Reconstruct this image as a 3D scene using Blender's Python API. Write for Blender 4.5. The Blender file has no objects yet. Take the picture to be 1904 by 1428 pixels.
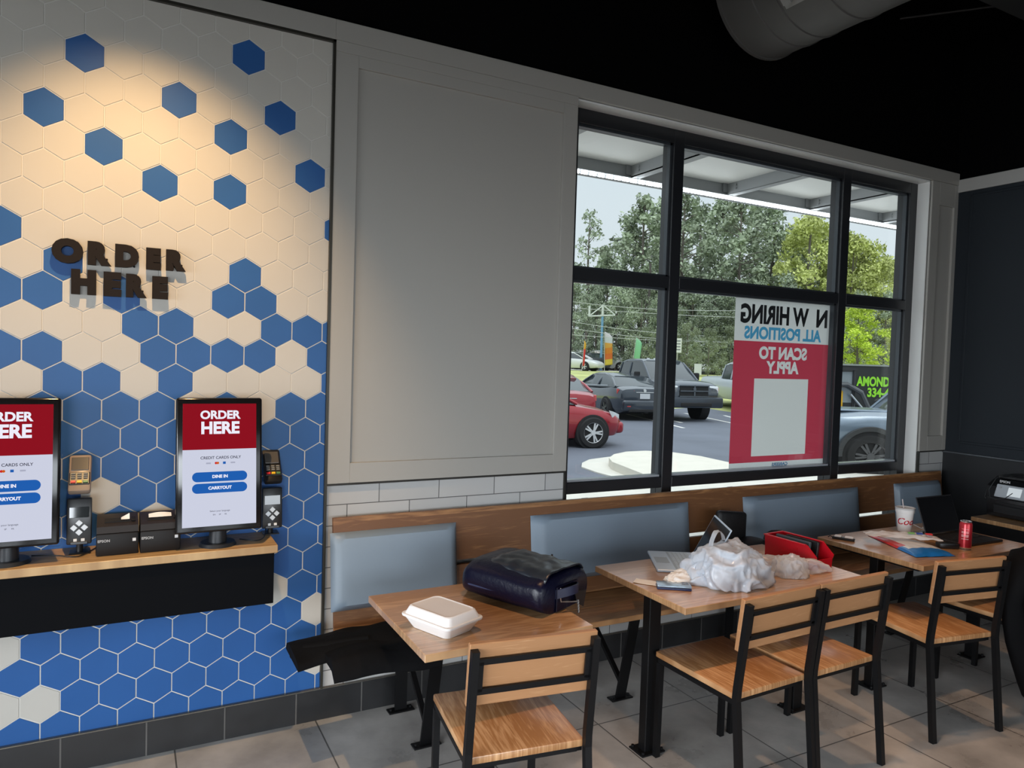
import bpy, bmesh, math, random
from mathutils import Vector, Matrix, noise
random.seed(7)
PI = math.pi
SC = bpy.context.scene
COL = SC.collection

# ------------------------------------------------------------------ materials
MATS = {}
def _nt(name):
    m = bpy.data.materials.new(name); m.use_nodes = True
    nt = m.node_tree; b = nt.nodes['Principled BSDF']
    return m, nt, b
def mat(name, col, rough=.5, metal=0., spec=.5, bump=0., bscale=200., var=0., vscale=8., emit=None, estr=1., coat=0., trans=0., sheen=0.):
    if name in MATS: return MATS[name]
    m, nt, b = _nt(name); L = nt.links
    c = (*col, 1)
    b.inputs['Base Color'].default_value = c
    b.inputs['Roughness'].default_value = rough
    b.inputs['Metallic'].default_value = metal
    b.inputs['Specular IOR Level'].default_value = spec
    if coat: b.inputs['Coat Weight'].default_value = coat; b.inputs['Coat Roughness'].default_value = .08
    if trans: b.inputs['Transmission Weight'].default_value = trans
    if sheen: b.inputs['Sheen Weight'].default_value = sheen
    if emit: b.inputs['Emission Color'].default_value = (*emit, 1); b.inputs['Emission Strength'].default_value = estr
    tc = nt.nodes.new('ShaderNodeTexCoord')
    if var:
        n = nt.nodes.new('ShaderNodeTexNoise'); n.inputs['Scale'].default_value = vscale; n.inputs['Detail'].default_value = 5
        L.new(tc.outputs['Object'], n.inputs['Vector'])
        r = nt.nodes.new('ShaderNodeValToRGB')
        r.color_ramp.elements[0].position = .3; r.color_ramp.elements[1].position = .7
        r.color_ramp.elements[0].color = (*[x * (1 - var) for x in col], 1)
        r.color_ramp.elements[1].color = (*[min(1, x * (1 + var)) for x in col], 1)
        L.new(n.outputs['Fac'], r.inputs['Fac']); L.new(r.outputs['Color'], b.inputs['Base Color'])
    if bump:
        n2 = nt.nodes.new('ShaderNodeTexNoise'); n2.inputs['Scale'].default_value = bscale; n2.inputs['Detail'].default_value = 4
        L.new(tc.outputs['Object'], n2.inputs['Vector'])
        bp = nt.nodes.new('ShaderNodeBump'); bp.inputs['Strength'].default_value = bump; bp.inputs['Distance'].default_value = .01
        L.new(n2.outputs['Fac'], bp.inputs['Height']); L.new(bp.outputs['Normal'], b.inputs['Normal'])
    MATS[name] = m
    return m

def wood(name, c1, c2, axis=0, plank=.09, rough=.38, gs=1.0, coat=0.):
    """oak-like boards running along `axis` (0 x, 1 y), planks laid side by side"""
    if name in MATS: return MATS[name]
    m, nt, b = _nt(name); L = nt.links; N = nt.nodes
    tc = N.new('ShaderNodeTexCoord'); sp = N.new('ShaderNodeSeparateXYZ'); L.new(tc.outputs['Object'], sp.inputs[0])
    a, o = ('X', 'Y') if axis == 0 else ('Y', 'X')
    if axis == 2: a, o = 'X', 'Z'          # upright board, grain along x
    dv = N.new('ShaderNodeMath'); dv.operation = 'DIVIDE'; dv.inputs[1].default_value = plank; L.new(sp.outputs[o], dv.inputs[0])
    fl = N.new('ShaderNodeMath'); fl.operation = 'FLOOR'; L.new(dv.outputs[0], fl.inputs[0])
    wn = N.new('ShaderNodeTexWhiteNoise'); wn.noise_dimensions = '1D'; L.new(fl.outputs[0], wn.inputs['W'])
    cb = N.new('ShaderNodeCombineXYZ')
    sa = N.new('ShaderNodeMath'); sa.operation = 'MULTIPLY_ADD'; sa.inputs[1].default_value = 1.6 * gs; L.new(sp.outputs[a], sa.inputs[0])
    ml = N.new('ShaderNodeMath'); ml.operation = 'MULTIPLY'; ml.inputs[1].default_value = 37.; L.new(wn.outputs['Value'], ml.inputs[0]); L.new(ml.outputs[0], sa.inputs[2])
    so = N.new('ShaderNodeMath'); so.operation = 'MULTIPLY'; so.inputs[1].default_value = 16 * gs; L.new(sp.outputs[o], so.inputs[0])
    L.new(sa.outputs[0], cb.inputs[0]); L.new(so.outputs[0], cb.inputs[1]); L.new(ml.outputs[0], cb.inputs[2])
    n1 = N.new('ShaderNodeTexNoise'); n1.inputs['Scale'].default_value = 1.0; n1.inputs['Detail'].default_value = 3; n1.inputs['Distortion'].default_value = .6
    L.new(cb.outputs[0], n1.inputs['Vector'])
    mm = N.new('ShaderNodeMath'); mm.operation = 'MULTIPLY'; mm.inputs[1].default_value = 12.; L.new(n1.outputs['Fac'], mm.inputs[0])
    fr = N.new('ShaderNodeMath'); fr.operation = 'PINGPONG'; fr.inputs[1].default_value = 1.; L.new(mm.outputs[0], fr.inputs[0])
    n2 = N.new('ShaderNodeTexNoise'); n2.inputs['Scale'].default_value = 9.; n2.inputs['Detail'].default_value = 5
    L.new(cb.outputs[0], n2.inputs['Vector'])
    ad = N.new('ShaderNodeMath'); ad.operation = 'MULTIPLY_ADD'; ad.inputs[1].default_value = .45; L.new(fr.outputs[0], ad.inputs[0]); L.new(n2.outputs['Fac'], ad.inputs[2])
    a2 = N.new('ShaderNodeMath'); a2.operation = 'MULTIPLY_ADD'; a2.inputs[1].default_value = .5; L.new(wn.outputs['Value'], a2.inputs[0]); L.new(ad.outputs[0], a2.inputs[2])
    r = N.new('ShaderNodeValToRGB'); r.color_ramp.elements[0].position = .35; r.color_ramp.elements[1].position = 1.15 if False else 1.
    r.color_ramp.elements[0].color = (*c1, 1); r.color_ramp.elements[1].color = (*c2, 1)
    L.new(a2.outputs[0], r.inputs['Fac']); L.new(r.outputs['Color'], b.inputs['Base Color'])
    bp = N.new('ShaderNodeBump'); bp.inputs['Strength'].default_value = .12; bp.inputs['Distance'].default_value = .004
    L.new(n2.outputs['Fac'], bp.inputs['Height']); L.new(bp.outputs['Normal'], b.inputs['Normal'])
    b.inputs['Roughness'].default_value = rough
    if coat: b.inputs['Coat Weight'].default_value = coat; b.inputs['Coat Roughness'].default_value = .16
    MATS[name] = m
    return m

def tiles(name, c1, c2, grout, w, h, x0, z0, ax=('X', 'Z'), rough=.2, mortar=.003, offset=.5, var=0., vs=6., coat=0.):
    if name in MATS: return MATS[name]
    m, nt, b = _nt(name); L = nt.links; N = nt.nodes
    tc = N.new('ShaderNodeTexCoord'); sp = N.new('ShaderNodeSeparateXYZ'); L.new(tc.outputs['Object'], sp.inputs[0])
    cb = N.new('ShaderNodeCombineXYZ')
    for k, (s, o) in enumerate(((ax[0], x0), (ax[1], z0))):
        q = N.new('ShaderNodeMath'); q.operation = 'SUBTRACT'; q.inputs[1].default_value = o - 50 * (w if k == 0 else h)
        L.new(sp.outputs[s], q.inputs[0]); L.new(q.outputs[0], cb.inputs[k])
    br = N.new('ShaderNodeTexBrick'); br.offset = offset; br.offset_frequency = 2; br.squash = 1
    br.inputs['Scale'].default_value = 1; br.inputs['Brick Width'].default_value = w; br.inputs['Row Height'].default_value = h
    br.inputs['Mortar Size'].default_value = mortar; br.inputs['Mortar Smooth'].default_value = .1
    br.inputs['Color1'].default_value = (*c1, 1); br.inputs['Color2'].default_value = (*c2, 1); br.inputs['Mortar'].default_value = (*grout, 1)
    L.new(cb.outputs[0], br.inputs['Vector'])
    out = br.outputs['Color']
    if var:
        n = N.new('ShaderNodeTexNoise'); n.inputs['Scale'].default_value = vs; n.inputs['Detail'].default_value = 8; n.inputs['Roughness'].default_value = .62
        L.new(tc.outputs['Object'], n.inputs['Vector'])
        mr = N.new('ShaderNodeMapRange'); mr.inputs[1].default_value = .3; mr.inputs[2].default_value = .7; mr.inputs[3].default_value = 1 - var; mr.inputs[4].default_value = 1 + var
        L.new(n.outputs['Fac'], mr.inputs[0])
        vm = N.new('ShaderNodeVectorMath'); vm.operation = 'SCALE'; L.new(out, vm.inputs[0]); L.new(mr.outputs[0], vm.inputs['Scale'])
        out = vm.outputs[0]
        r2 = N.new('ShaderNodeMapRange'); r2.inputs[1].default_value = .3; r2.inputs[2].default_value = .7; r2.inputs[3].default_value = rough - .1; r2.inputs[4].default_value = rough + .1
        L.new(n.outputs['Fac'], r2.inputs[0]); L.new(r2.outputs[0], b.inputs['Roughness'])
    else: b.inputs['Roughness'].default_value = rough
    L.new(out, b.inputs['Base Color'])
    bp = N.new('ShaderNodeBump'); bp.invert = True; bp.inputs['Strength'].default_value = .5; bp.inputs['Distance'].default_value = .002
    L.new(br.outputs['Fac'], bp.inputs['Height']); L.new(bp.outputs['Normal'], b.inputs['Normal'])
    MATS[name] = m
    return m

def glass_mat():
    m = bpy.data.materials.new('window_glass'); m.use_nodes = True; nt = m.node_tree; nt.nodes.clear()
    o = nt.nodes.new('ShaderNodeOutputMaterial'); t = nt.nodes.new('ShaderNodeBsdfTransparent'); g = nt.nodes.new('ShaderNodeBsdfGlossy')
    g.inputs['Roughness'].default_value = .02; t.inputs['Color'].default_value = (.93, .95, .95, 1)
    mx = nt.nodes.new('ShaderNodeMixShader'); mx.inputs[0].default_value = .05
    nt.links.new(t.outputs[0], mx.inputs[1]); nt.links.new(g.outputs[0], mx.inputs[2]); nt.links.new(mx.outputs[0], o.inputs[0])
    return m
def film(name, col, tr=.35, transp=0., rough=.3, crease=0., cs=14.):
    """thin sheet that lets light through: plastic bags, the poster"""
    m = bpy.data.materials.new(name); m.use_nodes = True; nt = m.node_tree; nt.nodes.clear(); N = nt.nodes
    o = N.new('ShaderNodeOutputMaterial'); d = N.new('ShaderNodeBsdfPrincipled'); d.inputs['Base Color'].default_value = (*col, 1); d.inputs['Roughness'].default_value = rough
    t = N.new('ShaderNodeBsdfTranslucent'); t.inputs['Color'].default_value = (*col, 1)
    if crease:
        tc = N.new('ShaderNodeTexCoord'); n = N.new('ShaderNodeTexNoise'); n.noise_type = 'RIDGED_MULTIFRACTAL'; n.inputs['Scale'].default_value = cs; n.inputs['Detail'].default_value = 3; n.inputs['Distortion'].default_value = .8
        mp = N.new('ShaderNodeMapping'); mp.inputs['Scale'].default_value = (1, 1.6, .7); mp.inputs['Rotation'].default_value = (0, 0, .5)
        nt.links.new(tc.outputs['Object'], mp.inputs['Vector']); nt.links.new(mp.outputs[0], n.inputs['Vector'])
        bp = N.new('ShaderNodeBump'); bp.inputs['Strength'].default_value = crease; bp.inputs['Distance'].default_value = .012
        nt.links.new(n.outputs['Fac'], bp.inputs['Height']); nt.links.new(bp.outputs[0], d.inputs['Normal']); nt.links.new(bp.outputs[0], t.inputs['Normal'])
    mx = N.new('ShaderNodeMixShader'); mx.inputs[0].default_value = tr
    nt.links.new(d.outputs[0], mx.inputs[1]); nt.links.new(t.outputs[0], mx.inputs[2]); last = mx
    if transp:
        tp = N.new('ShaderNodeBsdfTransparent'); m2 = N.new('ShaderNodeMixShader'); m2.inputs[0].default_value = transp
        nt.links.new(mx.outputs[0], m2.inputs[1]); nt.links.new(tp.outputs[0], m2.inputs[2]); last = m2
    nt.links.new(last.outputs[0], o.inputs[0]); MATS[name] = m
    return m

BLACK = mat('black_powder_coat', (.004, .004, .0045), .45, spec=.25)
OAK = wood('oak_seat', (.66, .385, .19), (.36, .165, .060), 1, .104, .36, 1.0, .4)
OAKT = wood('oak_table', (.64, .39, .20), (.40, .215, .095), 0, .11, .34, .9, .9)
OAKU = wood('oak_upright', (.64, .37, .19), (.40, .20, .09), 2, .3, .42)
OAKB = wood('bench_oak', (.37, .18, .07), (.15, .062, .022), 2, .24, .5, .8)
OAKS = wood('bench_seat_oak', (.48, .26, .115), (.26, .125, .052), 0, .19, .35, .8)
OAKC = wood('counter_oak', (.56, .38, .19), (.36, .22, .10), 0, .08, .4, 1.2)
WHITE = mat('white_paint', (.72, .71, .68), .55)
NAVY = mat('dark_navy_paint', (.012, .0165, .022), .6, spec=.3)
CEIL = mat('black_ceiling_paint', (.0018, .0018, .002), .9, spec=.04)
BPLAST = mat('black_plastic', (.013, .013, .014), .3)
GLASS = glass_mat()

# ------------------------------------------------------------------ mesh tools
def finish(me, smooth=30):
    if smooth:
        me.polygons.foreach_set('use_smooth', [True] * len(me.polygons))
        me.set_sharp_from_angle(angle=math.radians(smooth))
    me.update()
class MB:
    """collects shapes into one mesh; every add_* takes a material slot index s"""
    def __init__(self): self.b = bmesh.new()
    def _tag(self, faces, s):
        for f in faces: f.material_index = s
    def box(self, c, d, s=0, rz=0, rx=0, ry=0, bev=0, seg=1, M=None):
        g = bmesh.ops.create_cube(self.b, size=1); v = g['verts']
        bmesh.ops.scale(self.b, vec=d, verts=v)
        fs = list({f for x in v for f in x.link_faces})
        if bev:
            es = list({e for x in v for e in x.link_edges})
            r = bmesh.ops.bevel(self.b, geom=es, offset=bev, segments=seg, affect='EDGES', profile=.5)
            fs = list(set(r['faces'])); vs = {x for f in fs for x in f.verts}
            # bevel keeps the shrunken originals connected: gather the island
            st = list(vs); seen = set(vs)
            while st:
                x = st.pop()
                for e in x.link_edges:
                    y = e.other_vert(x)
                    if y not in seen: seen.add(y); st.append(y)
            v = list(seen); fs = list({f for x in v for f in x.link_faces})
        R = Matrix.Translation(c) @ Matrix.Rotation(rz, 4, 'Z') @ Matrix.Rotation(ry, 4, 'Y') @ Matrix.Rotation(rx, 4, 'X')
        if M: R = M @ R
        bmesh.ops.transform(self.b, matrix=R, verts=v)
        self._tag(fs, s); return self
    def cyl(self, p, q, r, r2=None, n=20, s=0, cap=True):
        p = Vector(p); q = Vector(q); d = q - p; r2 = r if r2 is None else r2
        g = bmesh.ops.create_cone(self.b, cap_ends=cap, segments=n, radius1=r, radius2=r2, depth=d.length)
        R = Matrix.Translation((p + q) / 2) @ d.to_track_quat('Z', 'Y').to_matrix().to_4x4()
        bmesh.ops.transform(self.b, matrix=R, verts=g['verts'])
        self._tag({f for x in g['verts'] for f in x.link_faces}, s); return self
    def tube(self, pts, r, n=8, s=0, closed=False, sq=False, rs=None):
        pts = [Vector(p) for p in pts]; m = len(pts); rings = []; up = None
        for i, p in enumerate(pts):
            a = pts[(i - 1) % m] if (closed or i > 0) else p; c = pts[(i + 1) % m] if (closed or i < m - 1) else p
            t = (c - a).normalized()
            if up is None: up = Vector((0, 0, 1)) if abs(t.z) < .9 else Vector((1, 0, 0))
            x = t.cross(up)
            if x.length < 1e-4: x = t.orthogonal()
            x.normalize(); y = t.cross(x).normalized()
            if abs(t.z) > .9 or True: up = -y
            R = rs[i] if rs else r; ring = []
            if sq:
                # mitred square bar
                ta = (p - a).normalized() if (closed or i > 0) else t; k = 1 / max(.5, ta.dot(t)) if (closed or i > 0) else 1
                for sx, sy in ((1, 1), (-1, 1), (-1, -1), (1, -1)): ring.append(self.b.verts.new(p + x * R * sx + y * R * sy))
            else:
                for j in range(n):
                    an = 2 * PI * j / n; ring.append(self.b.verts.new(p + x * R * math.cos(an) + y * R * math.sin(an)))
            rings.append(ring)
        k = len(rings[0]); fs = []
        for i in range(m if closed else m - 1):
            A = rings[i]; B = rings[(i + 1) % m]
            for j in range(k): fs.append(self.b.faces.new((A[j], A[(j + 1) % k], B[(j + 1) % k], B[j])))
        if not closed: fs += [self.b.faces.new(rings[0][::-1]), self.b.faces.new(rings[-1])]
        self._tag(fs, s); return self
    def loft(self, rings, s=0, cap=True, closed=True, slots=None):
        R = [[self.b.verts.new(p) for p in r] for r in rings]; k = len(R[0]); fs = []
        for i in range(len(R) - 1):
            for j in range(k if closed else k - 1):
                f = self.b.faces.new((R[i][j], R[i][(j + 1) % k], R[i + 1][(j + 1) % k], R[i + 1][j])); f.material_index = slots(i, j) if slots else s
        if cap and closed:
            for f in (self.b.faces.new(R[0][::-1]), self.b.faces.new(R[-1])): f.material_index = s
        return self
    def prism(self, poly, a, b, s=0, axis='y'):
        """poly: list of 2D points; extruded from a to b along axis"""
        def P(u, v, t): return {'y': (u, t, v), 'z': (u, v, t), 'x': (t, u, v)}[axis]
        A = [self.b.verts.new(P(u, v, a)) for u, v in poly]; B = [self.b.verts.new(P(u, v, b)) for u, v in poly]; k = len(poly)
        fs = [self.b.faces.new(A), self.b.faces.new(B[::-1])] + [self.b.faces.new((A[j], B[j], B[(j + 1) % k], A[(j + 1) % k])) for j in range(k)]
        self._tag(fs, s); return self
    def grid(self, nu, nv, fn, s=0):
        V = [[self.b.verts.new(fn(i / (nu - 1), j / (nv - 1))) for j in range(nv)] for i in range(nu)]
        for i in range(nu - 1):
            for j in range(nv - 1):
                f = self.b.faces.new((V[i][j], V[i + 1][j], V[i + 1][j + 1], V[i][j + 1])); f.material_index = s
        return self
    def lathe(self, prof, c=(0, 0, 0), n=32, s=0, slots=None):
        rings = []
        for r, z in prof: rings.append([self.b.verts.new((c[0] + max(r, 1e-4) * math.cos(2 * PI * j / n), c[1] + max(r, 1e-4) * math.sin(2 * PI * j / n), c[2] + z)) for j in range(n)])
        for i in range(len(prof) - 1):
            for j in range(n):
                f = self.b.faces.new((rings[i][j], rings[i][(j + 1) % n], rings[i + 1][(j + 1) % n], rings[i + 1][j])); f.material_index = slots[i] if slots else s
        return self
    def build(self, name, mats, parent=None, smooth=30, M=None, fix=True):
        if fix: bmesh.ops.recalc_face_normals(self.b, faces=self.b.faces)
        me = bpy.data.meshes.new(name)
        if M: bmesh.ops.transform(self.b, matrix=M, verts=self.b.verts)
        self.b.to_mesh(me); self.b.free(); finish(me, smooth)
        for m in (mats if isinstance(mats, (list, tuple)) else [mats]): me.materials.append(m)
        o = bpy.data.objects.new(name, me); COL.objects.link(o)
        if parent: o.parent = parent
        return o
def tag(o, label, cat, group=None, kind=None):
    if label: o['label'] = label
    if cat: o['category'] = cat
    if group: o['group'] = group
    if kind: o['kind'] = kind
    return o
def empty(name, loc, rz=0, parent=None):
    o = bpy.data.objects.new(name, None); COL.objects.link(o); o.location = loc; o.rotation_euler = (0, 0, rz); o.empty_display_size = .1
    if parent: o.parent = parent
    return o
def struct(o): o['kind'] = 'structure'; return o
def kids(o): return [c for c in bpy.data.objects if c.parent == o]
def copy_tree(o, parent=None):
    c = o.copy(); COL.objects.link(c)
    if parent: c.parent = parent
    for ch in kids(o): copy_tree(ch, c)
    return c
def text(name, s, size, m, parent=None, M=None, ext=.001, bold=0., align='CENTER', sx=1., space=1., label=None, shear=0.):
    """lettering as solid mesh; M maps text plane (x right, y up, z towards the reader)"""
    cu = bpy.data.curves.new(name, 'FONT'); cu.body = s; cu.size = size; cu.extrude = ext; cu.offset = bold; cu.align_x = align; cu.align_y = 'CENTER'
    cu.space_character = space; cu.shear = shear; cu.resolution_u = 4
    t = bpy.data.objects.new(name, cu); COL.objects.link(t)
    dg = bpy.context.evaluated_depsgraph_get(); me = bpy.data.meshes.new_from_object(t.evaluated_get(dg))
    bpy.data.objects.remove(t); bpy.data.curves.remove(cu)
    me.transform((M or Matrix()) @ Matrix.Diagonal((sx, 1, 1, 1))); me.materials.clear(); me.materials.append(m); me.name = name
    o = bpy.data.objects.new(name, me); COL.objects.link(o)
    if parent: o.parent = parent
    return o
def face_y(x, y, z, tilt=0): return Matrix.Translation((x, y, z)) @ Matrix.Rotation(PI / 2 + tilt, 4, 'X')    # reads from -y
def nz(p, f, seed=0): return noise.noise(Vector((p[0] * f + seed, p[1] * f + seed * 1.7, p[2] * f - seed)))

# ------------------------------------------------------------------ room shell
# window wall inner face y=0; tile bay x<.99, panelled bay, window bay, right wall at x=5.884
XR = 5.884; XL = -3.2; YB = -7.0; ZC = 4.3
WX0, WX1, WZ0, WZ1 = 2.335, 5.545, .42, 3.20      # window opening
b = MB()
b.box(((XL + WX0) / 2, .13, ZC / 2), (WX0 - XL, .24, ZC))                # left of window (face at y=.01)
b.box(((WX1 + XR + .3) / 2, .13, ZC / 2), (XR + .3 - WX1, .24, ZC))
b.box(((WX0 + WX1) / 2, .13, (WZ1 + ZC) / 2), (WX1 - WX0, .24, ZC - WZ1))
b.box(((WX0 + WX1) / 2, .13, WZ0 / 2), (WX1 - WX0, .24, WZ0))
struct(b.build('wall_back', mat('wall_core', (.36, .35, .33), .6), smooth=0))
# black paint above the header
b = MB(); b.box(((XL + XR) / 2, .003, (3.30 + ZC) / 2), (XR - XL, .016, ZC - 3.30)); struct(b.build('trim_1', CEIL, smooth=0))
# floor and ceiling
FL = tiles('floor_porcelain', (.29, .28, .27), (.35, .335, .315), (.08, .078, .075), .61, .61, .97, 0, ('X', 'Y'), .33, .0035, .0, .34, 2.6)
b = MB(); b.box(((XL + XR) / 2, YB / 2, -.06), (XR - XL + .6, -YB + .62, .12)); struct(b.build('floor', FL, smooth=0))
b = MB(); b.box(((XL + XR) / 2, YB / 2, ZC + .05), (XR - XL + .6, -YB + .62, .1)); struct(b.build('ceiling', CEIL, smooth=0))
# right wall: navy panelling over a black wainscot, ledge trim, white crown
b = MB(); b.box((XR + .15, YB / 2 - .0, ZC / 2), (.30, -YB, ZC)); struct(b.build('wall_right', NAVY, smooth=0))
b = MB()
b.box((XR - .004, YB / 2, 2.14), (.010, -YB, 2.02))
for y0, y1 in ((-.12, -.62), (-.74, -1.9), (-2.02, -3.2)):
    for (yy, zz, dy, dz) in ((y0, 2.16, .02, 1.9), (y1, 2.16, .02, 1.9), ((y0 + y1) / 2, 1.21, y0 - y1, .02), ((y0 + y1) / 2, 3.11, y0 - y1, .02)):
        b.box((XR - .010, yy, zz), (.008, dy, dz), bev=.003)
struct(b.build('trim_2', NAVY, smooth=0))
b = MB(); b.box((XR - .012, YB / 2, 1.124), (.03, -YB, .014), bev=.003); struct(b.build('trim_3', mat('dark_satin_trim', (.10, .11, .12), .3, .6), smooth=0))
b = MB(); b.box((XR - .006, YB / 2, .56), (.012, -YB, 1.115)); struct(b.build('trim_4', mat('black_wainscot', (.006, .007, .009), .5), smooth=0))
b = MB(); b.box((XR - .008, YB / 2, 3.20), (.02, -YB, .098), bev=.002); struct(b.build('trim_5', mat('grey_white_crown', (.40, .39, .37), .5), smooth=0))
b = MB(); b.box((XR - .006, YB / 2, 3.775), (.014, -YB, 1.05)); struct(b.build('trim_6', CEIL, smooth=0))
# walls behind the camera with the openings of the other dining-room windows
b = MB()
W2 = ((-2.6, -.4), (.3, 2.5), (3.2, 5.2))
for x0, x1 in ((XL - .3, -2.6), (-.4, .3), (2.5, 3.2), (5.2, XR + .3)): b.box(((x0 + x1) / 2, YB - .1, ZC / 2), (x1 - x0, .2, ZC))
b.box(((XL + XR) / 2, YB - .1, .4), (XR - XL, .2, .8)); b.box(((XL + XR) / 2, YB - .1, (2.9 + ZC) / 2), (XR - XL, .2, ZC - 2.9))
struct(b.build('wall_front', WHITE, smooth=0))
b = MB()
b.box((XL - .1, YB / 2, .4), (.2, -YB, .8)); b.box((XL - .1, YB / 2, (2.9 + ZC) / 2), (.2, -YB, ZC - 2.9))
for y0, y1 in ((0, -1.2), (-5.8, -7)): b.box((XL - .1, (y0 + y1) / 2, ZC / 2), (.2, y0 - y1, ZC))
struct(b.build('wall_left', WHITE, smooth=0))

# board-and-batten panel bay between the tiles and the window
PANEL = mat('warm_grey_panel', (.36, .345, .315), .5)
b = MB()
PX0, PX1 = .997, 2.335
b.box(((PX0 + PX1) / 2, .004, 2.215), (PX1 - PX0, .012, 2.17))                        # recessed field
def batten(x0, x1, z0, z1, y=-.002, t=.022):
    b.box(((x0 + x1) / 2, y - t / 2 + .006, (z0 + z1) / 2), (x1 - x0, t, z1 - z0), bev=.0015)
batten(PX0, 1.108, 1.135, 3.155); batten(2.248, PX1, 1.135, 3.155)
batten(1.108, 2.248, 3.100, 3.155); batten(1.108, 2.248, 1.135, 1.232)
batten(PX0, XR, 3.205, 3.297, y=-.006)
batten(PX0, WX0, 3.155, 3.2045, y=-.004); 
batten(-3.2, PX0, 3.205, 3.297, y=-.006)
# pier right of the window
b.box(((WX1 + XR) / 2, .004, 2.16), (XR - WX1, .012, 2.06))
batten(WX1, 5.64, 1.135, 3.204); batten(5.83, XR, 1.135, 3.204); batten(5.64, 5.83, 3.03, 3.204); batten(5.64, 5.83, 1.135, 1.25)
struct(b.build('trim_7', PANEL, smooth=0))
# window reveals and head, painted
b = MB()
b.box((WX1 - .001, .0525, 1.81), (.010, .093, 2.77)); b.box((WX0 + .001, .0525, 1.81), (.010, .093, 2.77)); b.box(((WX0 + WX1) / 2, .0525, WZ1 - .001), (WX1 - WX0, .093, .010))
struct(b.build('trim_8', mat('reveal_white', (.78, .78, .76), .4), smooth=0))
# black strip between panel and subway tile, and around the hexagon bay
DARKM = mat('dark_bronze_strip', (.030, .028, .024), .4, .5)
b = MB()
b.box(((PX0 + PX1) / 2, -.010, 1.130), (PX1 - PX0, .02, .008)); b.box((2.331, -.006, .64), (.008, .022, .98))
b.box((WX1 - .0 + .004, -.006, .64), (.008, .022, .98)); b.box(((WX1 + XR) / 2, -.010, 1.130), (XR - WX1, .02, .008))
struct(b.build('trim_9', DARKM, smooth=0))
b = MB()
b.box((.9935, -.008, 1.678), (.012, .026, 3.052)); b.box((-1.1, -.008, 3.198), (4.2, .026, .012))
struct(b.build('trim_10', mat('bronze_edge_strip', (.045, .042, .034), .38, .6), smooth=0))
# subway tiles
SUB = tiles('white_subway_tile', (.45, .45, .445), (.49, .485, .475), (.12, .12, .12), .3165, .1, 1.102, .031, ('X', 'Z'), .16, .0022)
b = MB(); b.box(((PX0 + PX1) / 2, .002, .64), (PX1 - PX0, .012, .98)); b.box(((WX1 + XR) / 2, .002, .64), (XR - WX1, .012, .98))
b.box(((WX0 + WX1) / 2, .002, .285), (WX1 - WX0, .012, .27))
struct(b.build('trim_11', SUB, smooth=0))
# tile base with its metal top strip
BASE = tiles('charcoal_base_tile', (.013, .013, .014), (.017, .017, .018), (.10, .095, .09), .3145, .5, .2485, -.2, ('X', 'Z'), .42, .003, .0, .18, 7)
b = MB(); b.box(((XL + XR) / 2, -.007, .0735), (XR - XL, .014, .147)); struct(b.build('baseboard_back', BASE, smooth=0))
b = MB(); b.box(((XL + XR) / 2, -.008, .151), (XR - XL, .018, .009), bev=.002); struct(b.build('trim_12', mat('brushed_strip', (.20, .19, .17), .25, .8), smooth=0))
b = MB(); b.box((XR - .012, YB / 2, .075), (.024, -YB, .15)); struct(b.build('baseboard_right', mat('charcoal_base_plain', (.02, .02, .021), .45), smooth=0))

# ------------------------------------------------------------------ hexagon tiles
TW = .138
blue = {(0, 0), (-1, -2), (.5, -3), (2, -4), (2.5, -1), (4, -2), (4, -4), (4.5, 1), (5.5, -1), (6.5, -3), (7.5, -5), (4.5, -7), (4, -8), (5, -8), (-2, -6), (-.5, -7), (-2, -8), (-1, -8), (1, -8),
        (1.5, -9), (2.5, -9), (5.5, -9), (6.5, -9), (7.5, -9), (-2, -10), (-1, -10), (2, -10), (3, -10), (4, -10), (5, -10), (7, -10), (-.5, -11), (.5, -11), (2.5, -11), (7.5, -11),
        (-1, -12), (0, -12), (1, -12), (2, -12), (4, -12), (6, -12), (7, -12), (-4, -1), (-5, -4), (-6, 0), (-3.5, -5), (-5.5, -7), (-4, -8), (-3.5, -9), (-5, -10), (-6, -10), (-4.5, -11), (-3, -12), (-5, -12)}
white = {(.5, -15), (2, -16), (5.5, -19), (7, -20), (-2, -20), (-1, -22), (-2, -22), (7, -22), (5, -12), (3, -12), (-4, -14), (-6.5, -17), (-5, -20)}
def clip(poly, ax, lim, sgn):
    out = []
    for i in range(len(poly)):
        p, q = poly[i], poly[(i + 1) % len(poly)]; dp = (p[ax] - lim) * sgn; dq = (q[ax] - lim) * sgn
        if dp <= 0: out.append(p)
        if dp * dq < 0: t = dp / (dp - dq); out.append((p[0] + (q[0] - p[0]) * t, p[1] + (q[1] - p[1]) * t))
    return out
b = MB()
X0, X1, Z0, Z1 = XL, .988, .156, 3.192
b.box(((X0 + X1) / 2, .006, (Z0 + Z1) / 2), (X1 - X0, .012, Z1 - Z0), s=2)      # grout bed, face at y=0
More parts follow.
